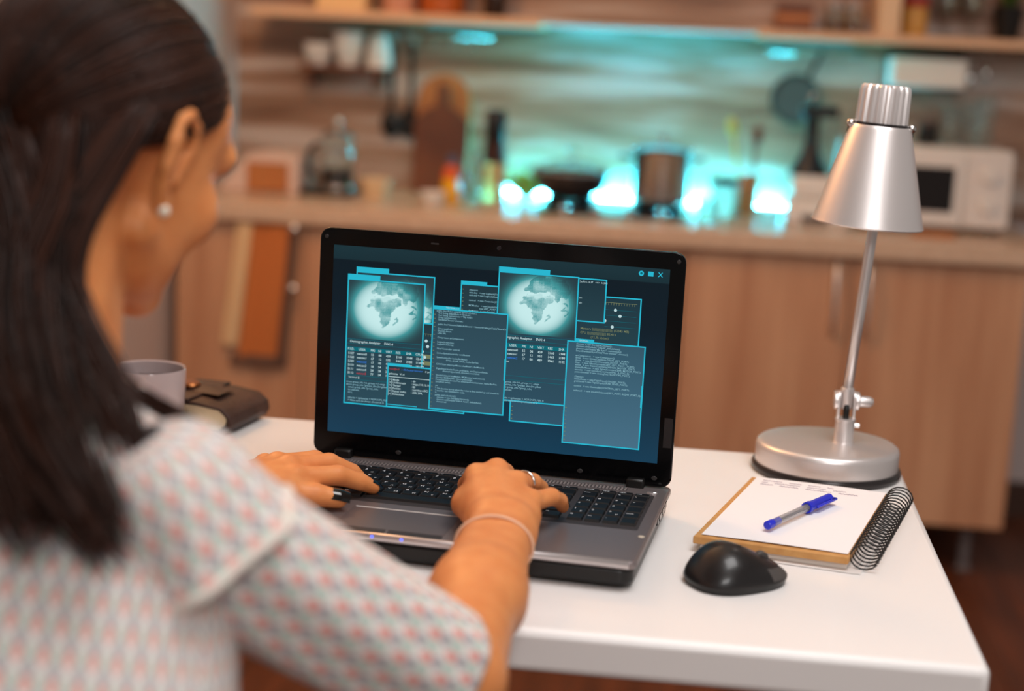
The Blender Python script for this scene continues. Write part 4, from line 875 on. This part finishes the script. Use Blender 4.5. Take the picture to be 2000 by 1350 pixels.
# ---- head and neck (head-local: x right, y forward, z up, origin between the ears)
HC = V3(-172, -520, 343); HY = math.radians(14); HP = math.radians(20); HR = math.radians(2)
HM = np.array((Matrix.Rotation(-HY, 3, 'Z') @ Matrix.Rotation(-HP, 3, 'X') @ Matrix.Rotation(HR, 3, 'Y')))
hw = lambda p: HC+HM@np.asarray(p, float)
NB = V3(-178, -622, 176)
CR_C, CR_R = V3(0, -6, 33), V3(71, 92, 80)
def head_f(P_):
    d = sd_el(P_, CR_C, CR_R)
    d = smin(d, sd_el(P_, (0, 34, -14), (64, 54, 74)), 22)
    d = smin(d, sd_el(P_, (0, 43, 43), (64, 52, 47)), 18)
    d = smin(d, sd_el(P_, (0, 40, -58), (50, 40, 36)), 20)
    d = smin(d, sd_el(P_, (0, 72, -84), (19, 15, 15)), 16)
    X_ = P_.copy(); X_[..., 0] = np.abs(X_[..., 0])
    d = smin(d, sd_el(X_, (44, 62, -22), (20, 20, 22)), 16)           # cheekbones
    d = smin(d, sd_el(X_, (31, 81, 25), (26, 12, 13)), 16)              # brow
    d = -smin(-d, sd_el(X_, (31, 101, 4), (15, 14, 11)), 10)           # sockets
    d = smin(d, sd_el(X_, (31, 80, 5), (12, 12, 12)), 3)              # eyeballs with lids
    d = smin(d, sd_rc(P_, (0, 88, 14), (0, 100, -22), 6.5, 8), 8)
    d = smin(d, sd_el(X_, (9, 92, -26), (7, 8, 6)), 5)
    d = smin(d, sd_el(P_, (0, 91, -50), (21, 9, 5)), 5); d = smin(d, sd_el(P_, (0, 89, -60), (18, 9, 6)), 4)
    d = smin(d, sd_rc(X_, (52, 2, -48), (14, 70, -86), 14, 12), 16)   # jaw line
    # ears
    e = None; Xe = (X_-V3(72, -8, 0))/.98+V3(70, 0, 0)
    hx = [(70, 14, -4), (73, 16, 12), (77, 10, 26), (82, -6, 31), (86, -18, 24), (87, -22, 8), (84, -19, -10), (79, -11, -24), (75, -4, -32), (72, 2, -30)]
    for a, b in zip(hx[:-1], hx[1:]):
        q = sd_rc(Xe, a, b, 4.3, 4.3); e = q if e is None else smin(e, q, 2)
    e = smin(e, sd_rc(Xe, (74, -6, 20), (76, -10, -20), 5, 6), 5)
    e = smin(e, sd_rc(Xe, (80, -6, 16), (81, -13, -8), 3.4, 3.4), 3)
    e = smin(e, sd_el(Xe, (75, -3, -31), (5, 8, 9)), 4)
    e = smin(e, sd_rc(Xe, (70, 10, 4), (71, 9, -14), 4.5, 4.0), 3)
    d = smin(d, e, 5)
    return d
Vh, Fh = nets(head_f, (-100, -110, -125), (100, 130, 130), 2.4)
pieces.append((HC+Vh@HM.T, Fh))
nk0 = hw((0, -28, -28)); nk1 = hw((0, 6, -70))
def torso_f(P_):
    d = sd_rc(P_, nk0, NB, 50, 52); d = smin(d, sd_rc(P_, nk1, NB+V3(12, 30, 0), 34, 44), 16)
    d = smin(d, sd_rc(P_, NB+V3(0, 0, -16), RS, 40, 32), 26); d = smin(d, sd_rc(P_, NB+V3(0, 0, -16), LS, 40, 32), 26)
    d = smin(d, sd_rc(P_, RS, RS+(RE-RS)*.55, 34, 30), 14); d = smin(d, sd_rc(P_, LS, LS+(LE-LS)*.55, 34, 30), 14)
    bx_ = V3(.927, -.375, 0)
    for s in (-1, 1):
        d = smin(d, sd_rc(P_, V3(-185, -650, 60)+bx_*s*70, V3(-215, -715, -150)+bx_*s*45, 80, 82), 40)
        d = smin(d, sd_rc(P_, V3(-215, -715, -150)+bx_*s*45, V3(-235, -770, -300)+bx_*s*60, 82, 92), 40)
    return d
pieces.append(nets(torso_f, (-450, -960, -440), (120, -400, 460), 6.0))
allV = []; allF = []; o_ = 0
for V_, F_ in pieces: allV.append(V_); allF.append(F_+o_); o_ += len(V_)
allV = np.concatenate(allV); allF = np.concatenate(allF)
def toW(V_):
    c, s = math.cos(ANG), math.sin(ANG); V_ = np.asarray(V_, float)
    return np.stack([(c*V_[:, 0]-s*V_[:, 1])/1000, (s*V_[:, 0]+c*V_[:, 1])/1000, V_[:, 2]/1000+.778], 1)
me = bpy.data.meshes.new('body'); me.from_pydata(toW(allV).tolist(), [], allF.tolist())
tmp = bpy.data.objects.new('tmp_body', me); COL.objects.link(tmp)
rm = tmp.modifiers.new('r', 'REMESH'); rm.mode = 'VOXEL'; rm.voxel_size = .0022; rm.use_smooth_shade = True
sm = tmp.modifiers.new('s', 'SMOOTH'); sm.factor = .5; sm.iterations = 3
dg = bpy.context.evaluated_depsgraph_get(); bme = bpy.data.meshes.new_from_object(tmp.evaluated_get(dg)); bpy.data.objects.remove(tmp)
def skin_mat():
    m = mat('skin', (224, 146, 88), .46, sss=.12, spec=.4, noise=(55, (1, 1, 1), (214, 132, 76), 4.), bump=(700, .05)); return m
nv = len(bme.vertices); ed_ = np.empty(len(bme.edges)*2, int); bme.edges.foreach_get('vertices', ed_); ed_ = ed_.reshape(-1, 2)
lab = np.arange(nv)
while True:
    m_ = np.minimum(lab[ed_[:, 0]], lab[ed_[:, 1]]); new = lab.copy(); np.minimum.at(new, ed_[:, 0], m_); np.minimum.at(new, ed_[:, 1], m_); new = new[new]
    if (new == lab).all(): break
    lab = new
big_ = np.bincount(lab).argmax()
co_ = np.empty(nv*3); bme.vertices.foreach_get('co', co_); co_ = co_.reshape(-1, 3); keep = lab == big_; rem = np.cumsum(keep)-1
fs_ = [tuple(int(rem[i]) for i in p_.vertices) for p_ in bme.polygons if keep[p_.vertices[0]]]
bme = bpy.data.meshes.new('body'); bme.from_pydata(co_[keep].tolist(), [], fs_)
bme.materials.clear(); bme.materials.append(skin_mat()); bme.polygons.foreach_set('use_smooth', [True]*len(bme.polygons)); bme.name = 'body'
pw = LM(-230, -740, 0)
pe_ = thing('person', 'person with dark brown hair and a patterned blouse typing on the laptop', 'person', (pw.x, pw.y, 0))
PO = Vector((-pw.x, -pw.y, 0))
def pobj(name, me_or_parts, m=None, parent=pe_, **kw):
    return obj(name, me_or_parts, m, parent, loc=PO if parent is pe_ else None, **kw)
pobj('body', bme)
def wmesh(name, V_, F_, m, smooth=True): return mesh(name, [(toW(V_).tolist(), [tuple(f) for f in F_])], m, smooth)

# ---- nails, ring, bracelet, earring
M_nail = mat('black_nail_polish', (8, 8, 9), .1, coat=.6)
def nail(p2, p3, r, up=V3(0, 0, 1)):
    d = (p3-p2)/np.linalg.norm(p3-p2); up = up-d*(up@d); up /= np.linalg.norm(up); s = np.cross(d, up)
    V_, F_ = grid(lambda u, v: tuple(p3-d*(r*1.15)+d*(r*2.15)*v+s*(u-.5)*r*1.75*(1-.25*abs(v-.5)**2)+up*(r*1.02-((u-.5)*2)**2*r*.42-max(0, v-.55)*r*.5)), 8, 6)
    pobj('nail', wmesh('nail', V_, F_, M_nail))
for MC, FN, THB in ((R_MCP, R_F, R_T), (L_MCP, L_F, L_T)):
    for a, r in zip('imrp', (7.2, 7.1, 6.8, 6.2)): nail(FN[a][1], FN[a][2], r)
    nail(THB[2], THB[3], 9.2, V3(.1, -.55, 1) if THB is L_T else V3(0, 0, 1))
def ringobj(name, c, ax_, r1, r2, tr, m, flat=1.):
    ax_ = ax_/np.linalg.norm(ax_); u = np.cross(ax_, V3(0, 0, 1)); u /= np.linalg.norm(u); w = np.cross(u, ax_)
    pts = [tuple(c+u*r1*math.cos(a)+w*r2*math.sin(a)) for a in np.linspace(0, 2*math.pi, 41)[:-1]]
    V_, F_ = tube(pts, tr, 8, closed=True); pobj(name, wmesh(name, V_, F_, m))
ringobj('ring', R_MCP['r']*.55+R_F['r'][0]*.45+V3(0, 0, .5), R_F['r'][0]-R_MCP['r'], 10.4, 10.4, 1.3, M_chrome)
ringobj('bracelet', RW+(RE-RW)*.17+V3(0, 0, 0), RE-RW+V3(0, 0, 30), 32.5, 25.5, 1.3, mat('rose_bracelet', (232, 190, 160), .45))
ep = hw((80, -11, -36)); V_, F_ = ball(tuple(ep), 4.2, n=14, m=10); pobj('earring', wmesh('earring', V_, F_, mat('pearl', (238, 226, 206), .2)))
eb = mat('eyebrow', (40, 24, 18), .7)
for s in (-1, 1):
    V_, F_ = tube([tuple(hw((s*x, y, z))) for x, y, z in ((12, 93, 23), (26, 91, 28), (40, 82, 26), (48, 72, 21))], lambda t_: 2.6-1.6*t_, 6); pobj('eyebrow', wmesh('eyebrow', V_, F_, eb))
    V_, F_ = tube([tuple(hw((s*x, y, z))) for x, y, z in ((20, 90, 2), (31, 91, -1), (43, 84, 2))], 1.2, 6); pobj('eyelashes', wmesh('eyelashes', V_, F_, eb))
V_, F_ = ball((0, 0, 0), 19, 5, 6.5); V_ = [tuple(hw((x, 95+y-abs(x)*.28, -55+z))) for x, y, z in V_]; pobj('lips', wmesh('lips', V_, F_, mat('lip', (186, 88, 78), .4)))

# ---- blouse: torso, sleeves and ruffles, all lofted with a printed pattern in UV
def blouse_mat():
    m = bpy.data.materials.new('printed_blouse'); m.use_nodes = True; nt = m.node_tree; b = nt.nodes['Principled BSDF']
    uv = N(nt, 'ShaderNodeUVMap'); 
    col = None
    def layer(rgb, off, prev):
        mp = N(nt, 'ShaderNodeMapping'); mp.inputs['Location'].default_value = (off[0], off[1], 0); nt.links.new(uv.outputs[0], mp.inputs[0])
        sx_ = N(nt, 'ShaderNodeSeparateXYZ'); nt.links.new(mp.outputs[0], sx_.inputs[0])
        def mth(op, a, b_=None):
            n_ = N(nt, 'ShaderNodeMath', operation=op)
            for i_, v_ in enumerate((a, b_)):
                if v_ is None: continue
                if isinstance(v_, (int, float)): n_.inputs[i_].default_value = v_
                else: nt.links.new(v_, n_.inputs[i_])
            return n_.outputs[0]
        row = mth('FLOOR', sx_.outputs[1]); xo = mth('ADD', sx_.outputs[0], mth('MULTIPLY', mth('MODULO', row, 2.), .5))
        fx = mth('ABSOLUTE', mth('SUBTRACT', mth('FRACT', xo), .5)); fy = mth('ABSOLUTE', mth('SUBTRACT', mth('FRACT', sx_.outputs[1]), .5))
        dia = mth('ADD', mth('MULTIPLY', fx, 1.25), fy); mk = mth('LESS_THAN', dia, .41)
        mx = N(nt, 'ShaderNodeMixRGB'); nt.links.new(mk, mx.inputs[0]); mx.inputs[2].default_value = lin(rgb)+(1,)
        if prev is None: mx.inputs[1].default_value = lin((238, 230, 224))+(1,)
        else: nt.links.new(prev, mx.inputs[1])
        return mx.outputs[0]
    c = layer((232, 158, 150), (0, 0), None); c = layer((178, 172, 176), (.5, .5), c); c = layer((194, 208, 198), (.5, 0), c)
    nt.links.new(c, b.inputs['Base Color']); b.inputs['Roughness'].default_value = .85
    b.inputs['Sheen Weight'].default_value = .2
    return m
M_bl2 = blouse_mat(); M_pip = mat('blouse_piping', (236, 226, 216), .85)
def loft(name, rings, m, nu=56, parent=pe_, cell=(17.5, 19.), thick=1.2, sub=1):
    """rings: list of (centre, axis_u, axis_v, fold amplitude, folds, phase)"""
    V_ = []; R_n = len(rings)
    for c, u, v, amp, fo, ph in rings:
        for k in range(nu):
            a = 2*math.pi*k/nu; s = 1+amp*math.sin(fo*a+ph)+amp*.5*math.sin((fo*1.7)*a+ph*2+1)*math.sin(a/2)
            V_.append(c+u*(s*math.cos(a))+v*(s*math.sin(a)))
    F_ = [(j*nu+k, j*nu+(k+1) % nu, (j+1)*nu+(k+1) % nu, (j+1)*nu+k) for j in range(R_n-1) for k in range(nu)]
    me_ = wmesh(name, V_, F_, m); uvl = me_.uv_layers.new(name='UVMap')
    circ = max(2*math.pi*math.sqrt((np.linalg.norm(r[1])**2+np.linalg.norm(r[2])**2)/2) for r in rings); L_ = [0]
    for a, b in zip(rings[:-1], rings[1:]): L_.append(L_[-1]+np.linalg.norm(b[0]-a[0])+.6*abs(np.linalg.norm(b[1])-np.linalg.norm(a[1])))
    ncell = max(2, round(circ/cell[0])); li = 0
    for p_ in me_.polygons:
        j = p_.index//nu; k = p_.index % nu
        for lo_, (kk, jj) in zip(p_.loop_indices, ((k, j), (k+1, j), (k+1, j+1), (k, j+1))): uvl.data[lo_].uv = (ncell*kk/nu, L_[jj]/cell[1])
    o = pobj(name, me_, parent=parent)
    if parent is not pe_: o.location = (0, 0, 0)
    so = o.modifiers.new('thick', 'SOLIDIFY'); so.thickness = thick/1000; so.offset = 0
    if sub: sb = o.modifiers.new('sub', 'SUBSURF'); sb.levels = sb.render_levels = sub
    return o
BR = V3(.927, -.375, 0); BF = V3(.375, .927, 0)
def tor(z, back, w, d, amp=.012, fo=9, ph=0.): return (V3(-175, -622, z)-BF*back+V3(0, 0, 0), BR*w, BF*d+V3(0, 0, -d*.25), amp, fo, ph)
bl = loft('blouse', [tor(-330, 190, 215, 138, .02), tor(-240, 165, 225, 130, .022, 9, .4), tor(-140, 130, 236, 128, .026, 9, .9), tor(-60, 98, 242, 128, .024, 8, 1.3), tor(10, 66, 236, 128, .018, 8, 1.6),
    tor(75, 38, 206, 122, .012, 7, 2), tor(118, 20, 190, 106, .01, 7, 2), tor(150, 8, 176, 90, .008, 7, 2), tor(176, 0, 142, 80, .006, 7, 2), tor(196, -5, 102, 72, .004, 7, 2), tor(212, -10, 78, 66, .0)], M_bl2, 72)
def limb_rings(a, b, prof, side_up, amp=.02, fo=7):
    d = (b-a)/np.linalg.norm(b-a); u = np.cross(d, side_up); u /= np.linalg.norm(u); v = np.cross(u, d)
    return [(a+(b-a)*t_+v*off, u*r, v*r*sq, am*amp, fo, t_*3.) for t_, r, sq, off, am in prof]
for nm, S_, E_, sgn in (('r', RS, RE, 1), ('l', LS, LE, -1)):
    A_ = S_+V3(-sgn*22, 0, 4); dd = V3(sgn*.40, .25, -.88); dd /= np.linalg.norm(dd)
    sl = loft('sleeve', limb_rings(A_, E_, [(-.12, 26, 1, 0, 0), (-.06, 42, 1, 0, .3), (.06, 50, 1, 0, .6), (.2, 50, 1, -2, 1), (.4, 49, 1, -3, 1.4), (.6, 48, 1, -3, 1.7), (.78, 47, 1, -2, 1.6), (.90, 46, 1, -1, 1.2), (.96, 45, 1, 0, 1)], V3(0, 0, 1)), M_bl2, 48)
    HEM = (1.0, 62, 1, 0, 2.6); RB = (S_-dd*40-V3(sgn*20, 0, -3), S_+dd*36-V3(sgn*14, 0, -4))
    rf = loft('ruffle', limb_rings(RB[0], RB[1], [(-.06, 20, 1, 0, 0), (.04, 40, 1, 0, .2), (.22, 50, 1, 0, .6), (.45, 55, 1, 0, 1.2), (.75, 58, 1, 0, 2.0), HEM], V3(0, 1, 0), .022, 6), M_bl2, 60, parent=sl)
    rr = limb_rings(RB[0], RB[1], [HEM], V3(0, 1, 0), .022, 6)[0]
    pts = []
    for k in range(60):
        a = 2*math.pi*k/60; c, u, v, amp, fo, ph = rr; s = 1+amp*math.sin(fo*a+ph)+amp*.5*math.sin((fo*1.7)*a+ph*2+1)*math.sin(a/2); pts.append(tuple(c+u*(s*math.cos(a))+v*(s*math.sin(a))))
    V_, F_ = tube(pts, 3.4, 6, closed=True); o = pobj('piping', wmesh('piping', V_, F_, M_pip), parent=sl); o.location = (0, 0, 0)
# trousers and seated legs, chair
M_tr = mat('dark_trousers', (46, 42, 48), .8)
def leg(s):
    hip = V3(-235, -770, -310)+BR*s*95; kn = hip+BF*400+V3(0, 0, 10)+BR*s*20; ft = kn+V3(0, 0, -395)-BF*20
    prof = lambda t_: 82-26*t_
    V1, F1 = tube([tuple(hip+(kn-hip)*t_) for t_ in np.linspace(0, 1, 8)], lambda t_: 84-22*t_, 20)
    V2, F2 = tube([tuple(kn+(ft-kn)*t_) for t_ in np.linspace(0, 1, 8)], lambda t_: 62-18*t_, 20)
    o1 = pobj('trouser_leg', wmesh('trouser_leg', V1+V2, list(F1)+[tuple(i+len(V1) for i in f) for f in F2], M_tr))
    V3_, F3_ = ball((0, 0, 0), 42, 115, 34); V3_ = [(x, y, max(z, -22)) for x, y, z in V3_]; base_ = ft+BF*60; fa = np.array(V3_)
    fz = 22-778; W_ = base_[None, :]*np.array([1, 1, 0])+fa[:, :1]*BR[None]+fa[:, 1:2]*BF[None]+np.stack([np.zeros(len(fa)), np.zeros(len(fa)), fa[:, 2]+fz], 1)
    pobj('shoe', wmesh('shoe', W_, F3_, mat('dark_shoe', (34, 30, 32), .5)))
leg(1); leg(-1)
ch = thing('chair', 'plain wooden stool the person sits on', 'chair', (pw.x, pw.y, 0), ANG-math.radians(22))
obj('seat', prism(rrect(-.21, .21, -.22, .20, .04), .345, .372), M_tanwood, ch, bevel=.006)
for x in (-.17, .17):
    for y in (-.17, .16): obj('leg', tube([(x, y, .345), (x*1.1, y*1.1, 0)], .018, 10), M_tanwood, ch, smooth=True)

# ---- hair: scalp shell, then strands swept back and falling over the shoulder
HLY = [-110, -75, -50, -30, -12, 8, 25, 40, 55, 70, 120]; HLZ = [-75, -58, -20, 6, 26, 30, 30, 44, 64, 90, 170]
def hair_f(P_):
    d = sd_el(P_, CR_C, CR_R+V3(5, 7, 7))
    y, z = P_[..., 1], P_[..., 2]; x = np.abs(P_[..., 0])
    ln = (np.interp(y, HLY, HLZ)-z)*.69        # hairline
    d2 = -smin(-d, -ln, 6)
    return np.maximum(d2, -sd_el(P_, CR_C, CR_R-V3(6, 6, 6)))
Vq, Fq = nets(hair_f, (-90, -120, -80), (90, 110, 135), 3.)
M_hair = mat('dark_brown_hair', (30, 15, 10), .5, spec=.3, noise=(30, (1, 1, 1), (20, 10, 7), 3.))
hr = pobj('hair', wmesh('hair', HC+Vq@HM.T, Fq, M_hair))
def UNP(px_, py_, D):     # a sight line point at depth D (metres) -> laptop millimetres
    f_ = 3156.1; p_ = Vector((.197, -1.581, 1.209))+(_f+_r*((px_-1000)/f_)-_u*((py_-675)/f_))*D
    c, s = math.cos(-ANG), math.sin(-ANG); return V3((c*p_.x-s*p_.y)*1000, (s*p_.x+c*p_.y)*1000, (p_.z-.778)*1000)
G = V3(0, -98, -22)
SV = []; SF = []; ST = []
def strand(pts, r0, r1, n_=4):
    V_, F_ = tube(pts, lambda t_: r0+(r1-r0)*t_, n_, cap=True); o = len(SV); SV.extend(V_); ST.extend([RNG.random()]*len(V_)); SF.extend(tuple(i+o for i in f) for f in F_)
def ell_dir(d): return d/np.linalg.norm(d)
for k in range(1500):
    # root on the hairline or on the crown
    while True:
        v = RNG.normal(size=3); v /= np.linalg.norm(v); p = CR_C+v*CR_R
        lnv = p[2]-np.interp(p[1], HLY, HLZ)
        if 2 < lnv < 150 and (RNG.random() < .25 or lnv < 50): break
    g0 = (G-CR_C)/CR_R; g0 /= np.linalg.norm(g0); lift = 7+RNG.random()*3.5
    ang_ = math.acos(max(-1, min(1, v@g0)))
    if ang_ < .25: continue
    pts = []; nseg = 12
    for i in range(nseg+1):
        t_ = i/nseg*.96; w = (math.sin((1-t_)*ang_)*v+math.sin(t_*ang_)*g0)/math.sin(ang_) if ang_ < 3.0 else v*(1-t_)+g0*t_
        w /= np.linalg.norm(w); pts.append(tuple(hw(CR_C+w*(CR_R+lift*(1-.1*t_)))))
    strand(pts, 1.0, .8)
def lock(guide, n_, sp0, sp1, wave=6.):
    g_ = [np.asarray(p, float) for p in guide]; m_ = len(g_)
    def at_(t_):
        x = t_*(m_-1); i = min(int(x), m_-2); f_ = x-i
        p0, p1, p2, p3 = g_[max(i-1, 0)], g_[i], g_[i+1], g_[min(i+2, m_-1)]
        return .5*((2*p1)+(-p0+p2)*f_+(2*p0-5*p1+4*p2-p3)*f_**2+(-p0+3*p1-3*p2+p3)*f_**3)
    for k in range(n_):
        a = RNG.random()*6.283; r_ = math.sqrt(RNG.random()); end = .80+.2*RNG.random(); ph = RNG.random()*6; 
        u = RNG.normal(size=3); u /= np.linalg.norm(u); pts = []
        for i in range(17):
            t_ = i/16*end; sp = (sp0*(1-t_)+sp1*t_)*(1-.55*max(0, t_-.6)/.4)*(.75+.6*math.sin(min(1, t_*2.2)*1.57))
            pts.append(tuple(at_(t_)+u*r_*sp+V3(1, .3, 0)*wave*math.sin(t_*7+a*.25+ph*.15)*t_))
        strand(pts, 1.3, .5)
Gw = hw(G)
lock([Gw, UNP(40, 470, 1.02), UNP(50, 650, .985), UNP(90, 820, .945), UNP(140, 950, .905), UNP(205, 1085, .885)], 260, 30, 26)
lock([Gw, UNP(-20, 480, 1.02), UNP(-40, 700, .97), UNP(0, 880, .93), UNP(50, 1060, .885)], 240, 34, 34)
lock([hw((66, -44, 22)), UNP(178, 350, 1.03), UNP(125, 440, 1.015), UNP(108, 550, 1.005), UNP(145, 670, 1.0), UNP(240, 780, 1.01), UNP(398, 842, 1.04)], 360, 17, 13, 3)
lock([hw((40, -75, 0)), UNP(110, 390, 1.02), UNP(60, 520, 1.0), UNP(75, 640, .995), UNP(130, 760, 1.0), UNP(215, 850, .98), UNP(330, 880, .985)], 200, 22, 14, 3)
lock([hw((15, -95, -26)), UNP(80, 520, 1.02), UNP(130, 650, 1.0), UNP(190, 760, .985), UNP(230, 850, .965), UNP(250, 930, .95)], 150, 24, 16, 5)
sme = wmesh('hair_strands', SV, SF, None)
at_t = sme.attributes.new('tone', 'FLOAT', 'POINT'); at_t.data.foreach_set('value', ST)
M_str = mat('hair_strand', (58, 32, 20), .45, spec=.28); nt = M_str.node_tree
an = N(nt, 'ShaderNodeAttribute'); an.attribute_name = 'tone'; cr_ = N(nt, 'ShaderNodeValToRGB'); e = cr_.color_ramp.elements
e[0].color = lin((16, 7, 4))+(1,); e[1].color = lin((66, 33, 19))+(1,)
nt.links.new(an.outputs['Fac'], cr_.inputs[0]); nt.links.new(cr_.outputs[0], nt.nodes['Principled BSDF'].inputs['Base Color'])
sme.materials.clear(); sme.materials.append(M_str)
o = pobj('hair_strands', sme, parent=hr); o.location = (0, 0, 0); o['kind'] = 'stuff'
